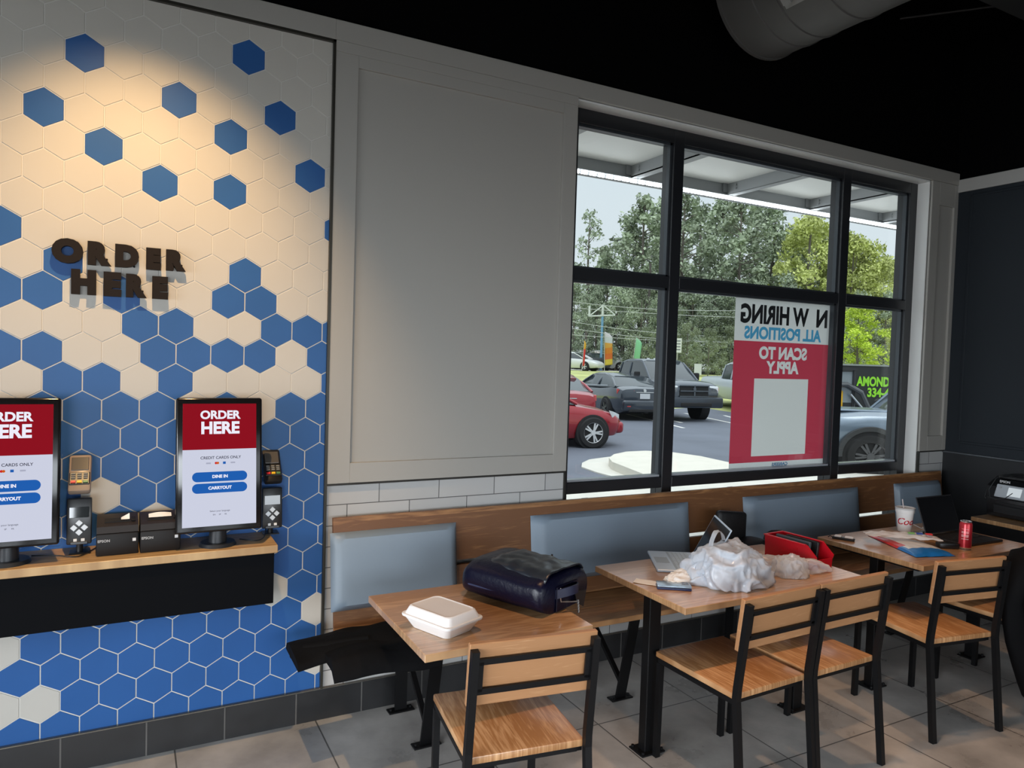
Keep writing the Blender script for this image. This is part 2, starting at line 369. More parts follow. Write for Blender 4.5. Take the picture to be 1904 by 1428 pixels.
for r in range(4, -26, -1):
    for k in range(-25, 9):
        c = k + (.5 if r % 2 else 0)
        cx = c * TW; cz = (r * math.sqrt(3) / 2 + 21.215) * TW
        if cx < X0 - .1 or cx > X1 + .1: continue
        isb = (c, r) in blue or (r <= -13 and (c, r) not in white)
        R = (TW - .0042) / math.sqrt(3)
        def hexa(R): return [(cx + R * math.sin(PI / 3 * i), cz + R * math.cos(PI / 3 * i)) for i in range(6)]
        def cl(p):
            for ax, lim, sg in ((0, X0, -1), (0, X1, 1), (1, Z0, -1), (1, Z1, 1)):
                p = clip(p, ax, lim, sg)
                if len(p) < 3: return None
            return p
        A = cl(hexa(R)); B = cl(hexa(R - .0012))
        if not A or not B: continue
        s = 1 if isb else 0
        if len(A) == len(B):
            va = [b.b.verts.new((x, 0, z)) for x, z in A]; vb = [b.b.verts.new((x, -.0022, z)) for x, z in B]
            f = b.b.faces.new(vb); f.material_index = s
            for i in range(len(A)):
                f = b.b.faces.new((va[i], va[(i + 1) % len(A)], vb[(i + 1) % len(A)], vb[i])); f.material_index = s
        else: b.prism(B, -.0022, 0, s)
HW = mat('white_hexagon_glaze', (.50, .475, .43), .45, spec=.3, var=.02, vscale=3)
HB = mat('blue_hexagon_glaze', (.024, .098, .295), .42, spec=.25, var=.07, vscale=2.5)
struct(b.build('wall_tile', [HW, HB, mat('pale_grout', (.58, .56, .52), .8)], smooth=0))

# ------------------------------------------------------------------ window
FR = mat('black_aluminium', (.014, .015, .018), .32, .0, spec=.6)
YF = .10; DP = .11
b = MB()
def bar(x0, x1, z0, z1, y0=YF, y1=YF + DP): b.box(((x0 + x1) / 2, (y0 + y1) / 2, (z0 + z1) / 2), (x1 - x0, y1 - y0, z1 - z0), bev=.002)
MUL = ((2.337, 2.42), (3.122, 3.202), (4.690, 4.772), (5.462, 5.543))
for x0, x1 in MUL:
    bar(x0, x1, WZ0, WZ1 - .002)
for (m0, m1) in ((0, 1), (1, 2), (2, 3)):
    x0 = MUL[m0][1]; x1 = MUL[m1][0]
    for z0, z1 in ((3.115, 3.198), (2.222, 2.292), (.975, 1.040), (.422, .48)):
        bar(x0 + .0005, x1 - .0005, z0, z1)
    for z0, z1 in ((2.292, 3.115), (1.040, 2.222)):          # glazing beads
        for (a, c, d, e) in ((x0, x0 + .014, z0, z1), (x1 - .014, x1, z0, z1), (x0, x1, z0, z0 + .012), (x0, x1, z1 - .014, z1)):
            b.box(((a + c) / 2, .138, (d + e) / 2), (c - a, .03, e - d), s=1)
wf = struct(b.build('window_1', [FR, mat('glazing_bead', (.05, .058, .066), .3, .3)], smooth=0))
b = MB()
for x0, x1 in ((2.42, 3.122), (3.202, 4.69), (4.772, 5.462)):
    for z0, z1 in ((2.292, 3.115), (1.040, 2.222), (.48, .975)): b.box(((x0 + x1) / 2, .1585, (z0 + z1) / 2), (x1 - x0, .004, z1 - z0))
b.build('window_pane', GLASS, wf, smooth=0)
b = MB()
for x0, x1 in ((2.42, 3.122), (3.202, 4.69), (4.772, 5.462)): b.box(((x0 + x1) / 2, .14, 1.049), (x1 - x0 - .02, .05, .012))
b.build('rail_reflection_strip', mat('rail_sky_reflection', (.42, .45, .48), .25, .2), wf, smooth=0)  # pale strip painting the sky's reflection on the bottom rail's top face
b = MB(); b.box(((WX0 + WX1) / 2, .05, WZ0 - .01), (WX1 - WX0, .10, .02)); b.build('window_sill', mat('reveal_white', (.78, .78, .76), .4), wf, smooth=0)

# hiring poster fixed to the outside of the centre pane, read in mirror image from the room
PW = film('poster_white', (.84, .85, .84), .6); PR = film('poster_red', (.60, .06, .10), .62); PB = film('poster_blue', (.08, .36, .60), .6); PK = mat('poster_black', (.02, .02, .022), .5)
pr = empty('hiring_poster', (3.757, .166, 1.03)); tag(pr, 'red and white hiring poster seen in reverse on the centre window pane', 'poster')
def psheet(nm, x0, x1, z0, z1, y, m):
    q = MB(); q.box(((x0 + x1) / 2, y, (z0 + z1) / 2), (x1 - x0, .0006, z1 - z0)); return q.build(nm, m, pr, smooth=0)
MY = Matrix.Diagonal((-1, 1, 1, 1))
def flat_sheet(nm, x0, x1, z0, z1, mats, texts=()):
    """one printed film in a single layer; the letters are areas of other colour in the same film"""
    from mathutils.geometry import delaunay_2d_cdt
    vs = [Vector((x0, z0)), Vector((x1, z0)), Vector((x1, z1)), Vector((x0, z1))]; es = [(0, 1), (1, 2), (2, 3), (3, 0)]; tris = []
    for (s_, x, z, size, mi, bold, sx) in texts:
        t = text('t', s_, size, mats[0], None, None, 0, bold); me = t.data; bpy.data.objects.remove(t)
        bm = bmesh.new(); bm.from_mesh(me); bmesh.ops.remove_doubles(bm, verts=bm.verts, dist=1e-6); bm.verts.index_update(); o = len(vs)
        P = [Vector((x - v.co.x * sx, z + v.co.y)) for v in bm.verts]; vs += P
        es += [(o + e.verts[0].index, o + e.verts[1].index) for e in bm.edges if len(e.link_faces) == 1]
        bmesh.ops.triangulate(bm, faces=bm.faces); tris += [([P[v.index] for v in f.verts], mi) for f in bm.faces]; bm.free(); bpy.data.meshes.remove(me)
    V, E_, F, *_r = delaunay_2d_cdt(vs, es, [], 0, 1e-6)
    me = bpy.data.meshes.new(nm); me.from_pydata([(v.x, .001, v.y) for v in V], [], [tuple(f) for f in F])
    for m in mats: me.materials.append(m)
    from mathutils.geometry import intersect_point_tri_2d
    for p in me.polygons:
        c = Vector((p.center.x, p.center.z))
        for T_, mi in tris:
            if intersect_point_tri_2d(c, *T_): p.material_index = mi; break
    so = bpy.data.objects.new(nm, me); COL.objects.link(so); so.parent = pr
    return so
flat_sheet('white_header', -.005, .930, .893, 1.186, [PW, PK, PB], (('N', .850, 1.072, .170, 1, .0075, .95), ('W HIRING', .372, 1.072, .170, 1, .0075, .83), ('ALL POSITIONS', .465, .947, .112, 2, .0050, .98)))
flat_sheet('red_field', -.005, .930, .638, .893, [PR, PW], (('SCAN TO', .470, .812, .112, 1, .0055, .98), ('APPLY', .470, .712, .112, 1, .0055, .98)))
flat_sheet('red_field', -.005, .198, .058, .638, [PR]); flat_sheet('red_field', .735, .930, .058, .638, [PR]); flat_sheet('red_field', .198, .735, .058, .100, [PR])
flat_sheet('blank_square', .198, .735, .100, .638, [film('poster_square', (.84, .85, .83), .6)])
flat_sheet('white_footer', -.005, .930, .010, .058, [PW])
text('lettering', 'CAREERS', .030, PB, pr, face_y(.48, -.0002, .036) @ MY, .0002, .001, sx=1.3)

# ------------------------------------------------------------------ ORDER HERE wall letters
LET = mat('dark_brown_letter', (.012, .008, .006), .6, spec=.15)
sg = empty('wall_sign', (.13, 0, 2.06)); tag(sg, 'dark raised ORDER HERE letters standing off the hexagon tile wall', 'sign')
def wl(ch, x, z, w, h, D=.026):
    t = text('letter', ch, h * 1.39, LET, None, None, D / 2, .0115, sx=1)
    vs = [v.co for v in t.data.vertices]; x0 = min(v.x for v in vs); x1 = max(v.x for v in vs); y0 = min(v.y for v in vs); y1 = max(v.y for v in vs)
    t.data.transform(Matrix.Diagonal((w / (x1 - x0), h / (y1 - y0), 1, 1)) @ Matrix.Translation((-(x0 + x1) / 2, -(y0 + y1) / 2, 0)))
    t.data.transform(face_y(x, -.023, z))
    q = bmesh.new(); q.from_mesh(t.data)
    for sx in (-.3, .3):
        M = Matrix.Translation((x + sx * w, -.006, z + (-.2 if ch in 'HRN' else -.42) * h + (.0 if ch != 'O' else .08))) @ Matrix.Rotation(PI / 2, 4, 'X')
        bmesh.ops.create_cone(q, cap_ends=True, segments=8, radius1=.004, radius2=.004, depth=.012, matrix=M)
    q.to_mesh(t.data); q.free(); t.parent = sg
sgx, sgz = .13, 2.06
for ch, x0, x1, zt, zb in (('O', -.107, .001, 2.181, 2.082), ('R', .016, .100, 2.178, 2.083), ('D', .113, .200, 2.176, 2.083), ('E', .226, .282, 2.172, 2.082), ('R', .301, .377, 2.172, 2.084),
                           ('H', -.040, .047, 2.062, 1.962), ('E', .073, .137, 2.060, 1.961), ('R', .153, .230, 2.058, 1.962), ('E', .250, .310, 2.056, 1.962)):
    wl(ch, (x0 + x1) / 2 - sgx, (zt + zb) / 2 - sgz, x1 - x0, (zt - zb))

# ------------------------------------------------------------------ kiosk counter
b = MB(); b.box((-1.23, -.130, .914), (3.934, .262, .033), bev=.002)
c = b.build('counter_top', OAKC, None)
ct = empty('wall_counter', (0, 0, .92)); c.parent = ct; c.location = (0, 0, -.92)
tag(ct, 'oak topped counter with black front panel fixed below the kiosks', 'counter')
b = MB(); b.box((-1.235, -.125, .786), (3.92, .238, .2215), bev=.002); c = b.build('apron_box', mat('matt_black_laminate', (.002, .0024, .0035), .7, spec=.08), ct); c.location = (0, 0, -.92)

# ------------------------------------------------------------------ order kiosks
def scr_mat(n, col, e=.85):
    return mat(n, (.004, .004, .004), .35, spec=0., emit=col, estr=e)
S_RED = scr_mat('screen_red', (.30, .002, .012)); S_WH = scr_mat('screen_white', (.70, .73, .88)); S_TXT = scr_mat('screen_text_white', (.85, .85, .95), 1.)
S_BL = scr_mat('screen_blue', (.012, .125, .50)); S_DK = scr_mat('screen_dark_text', (.02, .02, .05)); S_OR = scr_mat('screen_orange', (.7, .12, .01)); S_GR = scr_mat('screen_grey', (.45, .47, .6))
BEZ = mat('glossy_black_bezel', (.006, .006, .007), .12)
def kiosk(x, label, wrap=False):
    """x: centre; monitor leans back slightly; base on the counter"""
    k = empty('order_kiosk', (x, -.19, .9305)); tag(k, label, 'kiosk', 'order kiosks on the counter')
    T = Matrix.Translation((0, .0, .347)) @ Matrix.Rotation(math.radians(-6), 4, 'X')      # monitor centre z=1.277
    b = MB(); b.box((0, 0, 0), (.336, .030, .556), bev=.010, seg=3, M=T); b.box((0, .028, -.02), (.27, .035, .40), bev=.012, M=T); b.build('monitor_case', BEZ, k)
    def sm(nm, x0, x1, z0, z1, off, m, par, r=0):
        q = MB()
        if r:
            pts = []
            for (cx, cz, a0) in ((x1 - r, z1 - r, 0), (x0 + r, z1 - r, 90), (x0 + r, z0 + r, 180), (x1 - r, z0 + r, 270)):
                for i in range(7): a = math.radians(a0 + i * 15); pts.append((cx + r * math.cos(a), cz + r * math.sin(a)))
            q.prism(pts, -.0155 - off, -.0153 - off)
        else: q.box(((x0 + x1) / 2, -.0154 - off, (z0 + z1) / 2), (x1 - x0, .0002, z1 - z0))
        return q.build(nm, m, par, 0, M=T)
    sc = sm('screen', -.1435, .1435, -.253, .253, 0, S_WH, k); sm('header_banner', -.1435, .1435, .063, .253, .0002, S_RED, sc)
    def st(s, x, z, size, m, bold=0, sx=1.): return text('lettering', s, size, m, sc, T @ face_y(x, -.0160, z), .0001, bold, sx=sx)
    st('ORDER', 0, .205, .047, S_TXT, .0018, 1.0); st('HERE', 0, .150, .068, S_TXT, .0028, .95)
    st('CREDIT CARDS ONLY', .003, .028, .0160, S_DK, .0002, 1.0)
    for (xx, m) in ((-.045, S_GR), (.05, S_GR)): sm('card_mark', xx - .009, xx + .009, .003, .009, .0004, m, sc)
    sm('card_mark', .011, .022, .001, .011, .0004, S_BL, sc); sm('card_mark', -.021, -.011, .001, .011, .0004, scr_mat('screen_card_red', (.7, .02, .02)), sc, .005); sm('card_mark', -.014, -.004, .001, .011, .0006, S_OR, sc, .005)
    for (z, s) in ((-.050, 'DINE IN'), (-.097, 'CARRYOUT')):
        sm('touch_button', -.107, .107, z - .020, z + .020, .0004, S_BL, sc, .0198); st(s, 0, z, .017, S_TXT, .0008, 1.0)
    st('Select your language', 0, -.192, .0095, S_DK, 0, 1.)
    for xx, s in ((-.022, 'EN'), (0, 'SP'), (.022, 'FR')): st(s, xx, -.207, .008, S_DK)
    b = MB(); b.cyl((0, .03, .0), (0, .03, .014), .075, .068, 36); b.cyl((0, .03, .014), (0, .03, .16), .036, .030, 28); b.build('base', mat('kiosk_base_black', (.018, .02, .024), .35), k)
    if wrap:
        b = MB(); W = .171; H = .281
        def rim(u):
            P = [(-W, -H), (W, -H), (W, H), (-W, H)]; t = u * 4; i = int(t) % 4; f = t - int(t); a, c = P[i], P[(i + 1) % 4]
            return a[0] + (c[0] - a[0]) * f, a[1] + (c[1] - a[1]) * f
        def fn(u, v):
            x_, z_ = rim(u % 1.0); n = nz((u * 9, v * 3, .3), 3.1, 2) * .010
            return T @ Vector((x_ * (1 + .012 + n * .6), -.017 + .034 * v + n * .3, z_ * (1 + .008 + n)))
        b.grid(180, 4, fn)
        fmat = bpy.data.materials.new('clear_wrap'); fmat.use_nodes = True; nt = fmat.node_tree; nt.nodes.clear()
        o_ = nt.nodes.new('ShaderNodeOutputMaterial'); t_ = nt.nodes.new('ShaderNodeBsdfTransparent'); g_ = nt.nodes.new('ShaderNodeBsdfGlossy'); g_.inputs['Roughness'].default_value = .08
        mx = nt.nodes.new('ShaderNodeMixShader'); mx.inputs[0].default_value = .28
        nt.links.new(t_.outputs[0], mx.inputs[1]); nt.links.new(g_.outputs[0], mx.inputs[2]); nt.links.new(mx.outputs[0], o_.inputs[0])
        w = b.build('plastic_wrap', fmat, k); w['label'] = 'clear plastic wrap around the monitor edge'
    return k
kiosk(.507, 'order kiosk with a bare black monitor, beside the end of the counter')
kiosk(-.228, 'order kiosk whose monitor still has clear plastic wrap around its edge', True)

KEY = mat('key_grey', (.20, .20, .19), .5); SIL = mat('silver_paint', (.42, .43, .44), .35, .4)
def card_reader(x, y, label, body, lean=0, dz=.045):
    r = empty('card_reader', (x, y, .9305 + dz), lean); tag(r, label, 'card reader', 'card readers beside the kiosks')
    b = MB(); b.cyl((0, .045, -dz), (0, .045, .12), .012, n=12); b.box((0, .045, -dz + .003), (.07, .07, .006), bev=.002); b.build('stem', BPLAST, r)
    # upright speech pad with a diamond of keys; pin pad on top
    T = Matrix.Translation((0, 0, .165)) @ Matrix.Rotation(math.radians(-5), 4, 'X')
    b = MB(); b.box((0, .02, -.075), (.086, .030, .180), bev=.005, seg=2, M=T); b.box((0, .025, -.16), (.06, .045, .012), bev=.002, M=T); b.build('mount', BPLAST, r)
    nav = empty('navigation_keypad', (0, 0, 0), 0, r)
    nav_m = MB(); C = Vector((0, .0035, -.100))
    for a in range(4):
        an = PI / 2 * a; cx = C.x + .018 * math.cos(an); cz = C.z + .018 * math.sin(an)
        pts = [(cx + .0125 * math.cos(an + q), cz + .0125 * math.sin(an + q)) for q in (0, PI / 2, PI, 3 * PI / 2)]
        nav_m.prism(pts, .001, .006)
    nb = nav_m.build('arrow_key', SIL, nav, 0, M=T)
    q = MB(); q.box((-.013, .004, -.148), (.012, .003, .011), bev=.001); q.box((.013, .004, -.148), (.013, .003, .011), bev=.001); q.build('help_key', mat('white_key', (.75, .75, .75), .4), nav, M=T)
    q = MB(); q.box((0, .0045, -.040), (.068, .002, .042), bev=.001); q.build('contactless_window', mat('smoked_panel', (.01, .015, .02), .04, spec=.8), r, M=T)
    P = Matrix.Translation((0, -.012, .245)) @ Matrix.Rotation(math.radians(-38), 4, 'X')
    b = MB(); b.box((0, .022, .048), (.078, .036, .165), bev=.010, seg=2, M=P); b.build('terminal_body', body, r)
    b = MB(); b.box((0, .003, .02), (.070, .008, .055), bev=.003, M=P); b.build('keypad_panel', BPLAST, r)
    b = MB()
    for i in range(3):
        for j in range(3): b.box(((i - 1) * .021, -.003, .034 - j * .009 + .004), (.015, .005, .006), M=P, bev=.001)
    b.build('number_key', KEY, r)
    for i, (nm, cc) in enumerate((('red', (.7, .02, .03)), ('yellow', (.85, .5, .01)), ('green', (.08, .22, .08)))):
        q = MB(); q.box(((i - 1) * .021, -.003, .003), (.017, .005, .010), bev=.001, M=P); q.build('command_key', mat('key_' + nm, cc, .4), r)['label'] = nm + ' key'
    b = MB(); b.box((0, .003, .086), (.060, .004, .060), bev=.002, M=P); b.build('display', mat('display_glass', (.10, .09, .08) if 'tan' in body.name else (.05, .055, .06), .1, spec=.8), r)
    return r
card_reader(-.000, -.135, 'card reader with tan protective cover beside the wrapped kiosk', mat('tan_cover', (.30, .23, .18), .35))
card_reader(.741, -.085, 'black card reader behind the bare black kiosk at the counter end', BPLAST, dz=.035)

def receipt_printer(x, y, rz, label, paper):
    r = empty('receipt_printer', (x, y, .9308), rz); tag(r, label, 'receipt printer', 'receipt printers between the kiosks')
    BR = mat('dark_brown_plastic', (.008, .0065, .006), .5, spec=.25); BR2 = mat('dark_brown_lid', (.022, .017, .015), .5, spec=.3)
    b = MB(); b.box((0, .0, .044), (.148, .146, .088), bev=.006, seg=2); b.build('body', BR, r)
    b = MB(); b.prism([(-.0725, .0885), (.074, .0885), (.074, .116), (-.06, .140), (-.0725, .125)][::-1], -.073, .073, axis='x') if False else None
    q = [(-.071, .0895), (.071, .0895), (.071, .138), (.02, .138), (-.071, .116)]
    b.prism(q, -.073, .073, axis='x'); b.build('lid', BR2, r)
    th = math.atan2(.022, .091)
    b = MB(); b.box((0, -.022, .1295), (.092, .034, .004), rx=th); b.build('paper_slot', mat('slot_black', (.004, .004, .004), .6), r)
    if paper:
        b = MB(); b.grid(10, 6, lambda u, v: (-.042 + .084 * u, -.028 + .024 * v, .1335 + .010 * v + .005 * math.sin(u * PI) * v)); b.build('receipt_paper', mat('receipt_white', (.8, .8, .78), .6), r)
    else:
        b = MB(); b.grid(8, 6, lambda u, v: (.012 + .030 * u, -.030 + .022 * v, .1325 + .004 * v + .016 * u * v)); b.build('receipt_paper', mat('receipt_white', (.8, .8, .78), .6), r)
    b = MB(); b.box((.056, -.030, .133), (.014, .030, .006), bev=.001, rx=th); b.build('open_lever', BR, r)
    text('lettering', 'EPSON', .014, mat('print_grey', (.35, .35, .35), .5), r, face_y(-.048, -.0735, .060), .0003, .0004)
    b = MB(); b.box((.058, -.0735, .058), (.012, .001, .012)); b.build('port_label', mat('print_white', (.6, .6, .6), .5), r)
    return r
receipt_printer(.133, -.118, .02, 'brown receipt printer with torn paper end, nearer the wrapped kiosk', False)
receipt_printer(.286, -.122, .02, 'brown receipt printer showing a wide white receipt, behind the bare kiosk edge', True)
# cables lying on the counter
for pts, lab in (([(-.16, -.10, .935), (-.08, -.13, .936), (.0, -.17, .935), (.06, -.05, .936)], 'thin black cable on the counter under the tan card reader'),
                 ([(.60, -.12, .935), (.66, -.17, .935), (.70, -.13, .938), (.72, -.05, .96)], 'thin black cable looping beside the counter end')):
    P = [Vector(p) for p in pts]; out = []
    for i in range(len(P) - 1):
        for t in range(8):
            f = t / 8; a = P[max(i - 1, 0)]; b_, c_, d_ = P[i], P[i + 1], P[min(i + 2, len(P) - 1)]
            out.append(.5 * (2 * b_ + (c_ - a) * f + (2 * a - 5 * b_ + 4 * c_ - d_) * f * f + (3 * b_ - a - 3 * c_ + d_) * f ** 3))
    out.append(P[-1]); tag(MB().tube(out, .0025, 8).build('cable', BPLAST), lab, 'cable')

# ------------------------------------------------------------------ bench
bn = empty('bench', (3.4, -.3, 0)); tag(bn, 'long oak wall bench with slatted back running under the window', 'bench')
def bl(o): o.location = (-3.4, .3, 0); return o
BX0, BX1 = 1.018, 5.74
def slat(z0, z1, nm):
    # leaning board: back plane y(z)
    def yb(z): return -.135 + (z - .475) * (.060 / .51)
    b = MB(); b.prism([(yb(z0), z0), (yb(z1), z1), (yb(z1) + .02, z1), (yb(z0) + .02, z0)], BX0, BX1, axis='x'); return bl(b.build(nm, OAKB, bn, 0))
slat(.728, .982, 'back_board'); slat(.40, .703, 'back_board')
b = MB(); b.box(((BX0 + BX1) / 2, -.448, .461), (BX1 - BX0, .186, .028), bev=.003); bl(b.build('seat_board', OAKS, bn))
b = MB(); b.box(((BX0 + BX1) / 2, -.252, .461), (BX1 - BX0, .20, .028), bev=.003); bl(b.build('seat_board', OAKS, bn))
for x in (1.37, 2.45, 3.56, 4.70):
    lg = empty('leg_frame', (x - 3.4, 0, 0), 0, bn)
    lg.location = (x - 3.4, .3, 0)
    def bb(q, nm): return q.build(nm, BLACK, lg)
    q = MB(); q.loft([[(-.03, -.44, .006), (.03, -.44, .006), (.03, -.428, .006), (-.03, -.428, .006)], [(-.03, -.537, .446), (.03, -.537, .446), (.03, -.525, .446), (-.03, -.525, .446)]]); bb(q, 'front_leg')
    q = MB(); q.box((0, -.085, .226), (.06, .012, .44)); q.box((0, -.29, .438), (.04, .42, .016)); bb(q, 'rear_leg')
    q = MB(); q.loft([[(-.012, -.095, .36), (.012, -.095, .36), (.012, -.095, .385), (-.012, -.095, .385)], [(-.012, -.445, .07), (.012, -.445, .07), (.012, -.445, .095), (-.012, -.445, .095)]]); bb(q, 'brace')
    for y in (-.434, -.085):
        q = MB(); q.box((0, y, .004), (.13, .055, .008), bev=.002)
        for sx in (-.05, .05): q.cyl((sx, y, .008), (sx, y, .017), .008, n=8)
        bb(q, 'foot_plate')
    # uprights carrying the back boards
    q = MB(); q.prism([(-.100, .44), (-.052, .98), (-.040, .98), (-.085, .44)], -.02, .02, axis='x'); bb(q, 'back_upright')

CUSH = mat('blue_grey_vinyl', (.200, .255, .315), .45, bump=.05, bscale=900, spec=.5)
def cushion(x0, x1, label):
    w = x1 - x0; z0, z1 = .555, .918; h = (z1 - z0)
    cs = MB(); nu, nv = 28, 14
    def shp(u, v, side):
        a = max(0, 1 - (abs(u - .5) * 2) ** 14); c_ = max(0, 1 - (abs(v - .5) * 2) ** 10)
        t = .036 * (a ** .35) * (c_ ** .35) if side else 0
        return Vector(((u - .5) * w, -t, (v - .5) * h))
    cs.grid(nu, nv, lambda u, v: shp(u, v, 1))
    cs.grid(nu, nv, lambda u, v: Vector(((u - .5) * w, .002, (v - .5) * h)))
    bm = cs.b; bmesh.ops.remove_doubles(bm, verts=bm.verts, dist=.0001)
    # close the rim
    be = [e for e in bm.edges if e.is_boundary]
    try: bmesh.ops.bridge_loops(bm, edges=be)
    except Exception: pass
    o = cs.build('back_cushion', CUSH, None, 45)
    zc = (z0 + z1) / 2; yy = -.135 + (zc - .475) * (.060 / .51) - .0042
    o.location = ((x0 + x1) / 2, yy, zc); o.rotation_euler = (-math.atan(.060 / .51), 0, 0)
    tag(o, label, 'cushion', 'back cushions along the bench'); return o
cushion(1.003, 1.640, 'blue grey back cushion at the hexagon tile end of the bench')
cushion(2.075, 3.175, 'long blue grey back cushion behind the table with the plastic bags')
cushion(3.630, 4.745, 'blue grey back cushion above the black shoulder bag on the bench')
cushion(5.150, 5.690, 'blue grey back cushion in the corner behind the open black laptop')

# ------------------------------------------------------------------ chairs
def make_chair():
    r = empty('dining_chair', (0, 0, 0))
    b = MB(); b.box((0, 0, .4605), (.415, .462, .027), bev=.006, seg=2); b.build('seat', OAK, r)
    q = MB()
    for sx in (-1, 1): q.box((sx * .196, .0, .4365), (.020, .43, .020))
    q.box((0, .208, .4365), (.372, .020, .020)); q.box((0, -.208, .4365), (.372, .020, .020)); q.build('seat_frame', BLACK, r, 0)
    for sx in (-1, 1):
        q = MB(); q.tube([(sx * .199, .212, .001), (sx * .197, .208, .4263)], .012, sq=True); q.build('leg', BLACK, r, 0)
    for sx in (-1, 1):
        q = MB(); q.tube([(sx * .214, -.288, .001), (sx * .212, -.248, .40), (sx * .212, -.242, .455), (sx * .211, -.244, .50), (sx * .209, -.285, .845)], .0125, sq=True); q.build('leg', BLACK, r, 0)
    q = MB()
    def yb(z): return -.244 - (z - .50) * (.041 / .345)
    for z in (.705, .805): q.box((0, yb(z) + .002, z), (.396, .008, .020), rx=math.atan(.041 / .345))
    for sx in (-1, 1): q.box((sx * .188, yb(.755) + .002, .755), (.020, .008, .10), rx=math.atan(.041 / .345))
    q.build('back_frame', BLACK, r, 0)
    q = MB(); q.box((0, yb(.757) + .0235, .757), (.446, .020, .212), rx=math.atan(.041 / .345), bev=.003); q.build('backrest', OAKU, r)
    return r
proto = make_chair()
tag(proto, 'oak and black steel chair pulled up to the table with the backpack', 'chair', 'oak chairs along the tables')
proto.location = (1.375, -1.165, 0); proto.rotation_euler = (0, 0, math.radians(-8))
for x, y, a, lab in ((2.470, -1.158, 2, 'oak chair in front of the stacked phones and white plastic bag'), (2.925, -1.148, 1, 'oak chair in front of the red plastic bin'),
                     (3.800, -1.172, -9.5, 'oak chair in front of the blue snack packet and red can'), (4.470, -1.195, 1, 'oak chair with a black jacket hung over its back')):
    c = copy_tree(proto); c.location = (x, y, 0); c.rotation_euler = (0, 0, math.radians(a)); c['label'] = lab

# ------------------------------------------------------------------ tables
TZ = .755
def table(x0, x1, label, legs):
    y0, y1 = -1.185, -.537
    t = empty('dining_table', ((x0 + x1) / 2, (y0 + y1) / 2, 0)); tag(t, label, 'table', 'oak dining tables along the bench')
    b = MB(); b.box((0, 0, TZ - .014), (x1 - x0, y1 - y0, .028), bev=.002); b.build('tabletop', OAKT, t)
    cx = (x0 + x1) / 2
    for lx in legs:
        lg = empty('pedestal', (lx - cx, 0, 0), 0, t)
        q = MB(); q.box((0, -.03, .365), (.065, .050, .7215), bev=.003); q.build('post', BLACK, lg, 0)
        q = MB(); q.box((0, -.02, .719), (.05, .52, .014)); q.build('top_bracket', BLACK, lg, 0)
        q = MB(); q.box((0, -.03, .004), (.13, .10, .008), bev=.002)
        for sx in (-.052, .052):
            for sy in (-.037, .037): q.cyl((sx, -.03 + sy, .008), (sx, -.03 + sy, .018), .007, n=8)
        q.build('foot_plate', BLACK, lg)
    return t
table(1.054, 1.735, 'square oak table carrying the dark backpack and the foam food box', (1.44,))
table(2.190, 3.325, 'oak table carrying the plastic bags, stacked phones and red bin', (2.262, 3.215))
table(3.782, 4.850, 'oak table carrying the soda cup, blue packet and open black laptop', (3.835, 4.79))
table(5.345, 5.868, 'oak table carrying the black inkjet printer against the dark wall', (5.66,))

# ------------------------------------------------------------------ backpack
def se(cx, w, h, n=28, e=2.6, flat=.0):
    out = []
    for i in range(n):
        a = 2 * PI * i / n; c_, s_ = math.cos(a), math.sin(a)
        x = abs(c_) ** (2 / e) * (1 if c_ >= 0 else -1) * w / 2; z = abs(s_) ** (2 / e) * (1 if s_ >= 0 else -1) * h / 2
        out.append((x, z))
    return out
bp = empty('backpack', (1.650, -.800, TZ), math.radians(0)); tag(bp, 'dark navy backpack with leather front lying on the square table', 'backpack')
NY = mat('navy_nylon', (.0015, .002, .013), .35, spec=.35, bump=.15, bscale=60); LTH = mat('black_leather', (.008, .012, .019), .33, spec=.6, bump=.35, bscale=9)
axd = Vector((.41, -.912, 0)); sd = Vector((.912, .41, 0))         # axis from rounded base to the top, and sideways
def bw(t, x, z): # t 0..1 along the pack
    return axd * (-.235 + .44 * t) + sd * x + Vector((0, 0, z))
rings = []
for t in [0, .02, .06, .12, .2, .3, .42, .55, .68, .8, .9, .96, 1.0]:
    e = min(1, (t / .16)) ; k = math.sqrt(max(0, 1 - (1 - e) ** 2)) if t < .16 else 1
    w = (.20 + .16 * k) * (1 - .08 * max(0, t - .6)); h = .03 + (.135 * k) * (1 - .12 * t)
    if t >= 1.0: w *= .93; h *= .9
    w *= 1; rings.append([bw(t, x, h / 2 + z + .006 * nz((x * 3, t * 4, z * 3), 3, 5)) for x, z in se(0, w, h, 32, 3.2)])
for r_ in rings:
    for p in r_:
        if p.z < .002: p.z = .002
b = MB(); b.loft([r_ for r_ in rings]); b.build('main_body', NY, bp, 60)
# leather front panel
def lp(u, v):
    t = .27 + .715 * u; w = .25 + .03 * u; x = (v - .5) * w
    h = .03 + .135 * (1 - .12 * t)
    edge = (abs(v - .5) * 2)
    z = h + .012 * (1 - edge ** 6) * min(1, u * 8) - .02 * edge ** 8 + .008 * nz((u * 3, v * 3, 0), 2.2, 3) + .002
    if u < .12: x *= .82 + .18 * (u / .12) ** .5
    return bw(t, x, z)
b = MB(); b.grid(26, 22, lp); o = b.build('leather_panel', LTH, bp, 60)
m_ = o.modifiers.new('th', 'SOLIDIFY'); m_.thickness = .004
b = MB()       # side piping band
for sx in (-1,):
    b.tube([bw(.05 + .9 * i / 20, -.178 * (1 - .05 * i / 20) + (.06 * (1 - i / 3) ** 2 if i < 3 else 0), .062) for i in range(21)], .005, 8)
b.build('side_piping', mat('navy_piping', (.03, .04, .09), .25), bp)
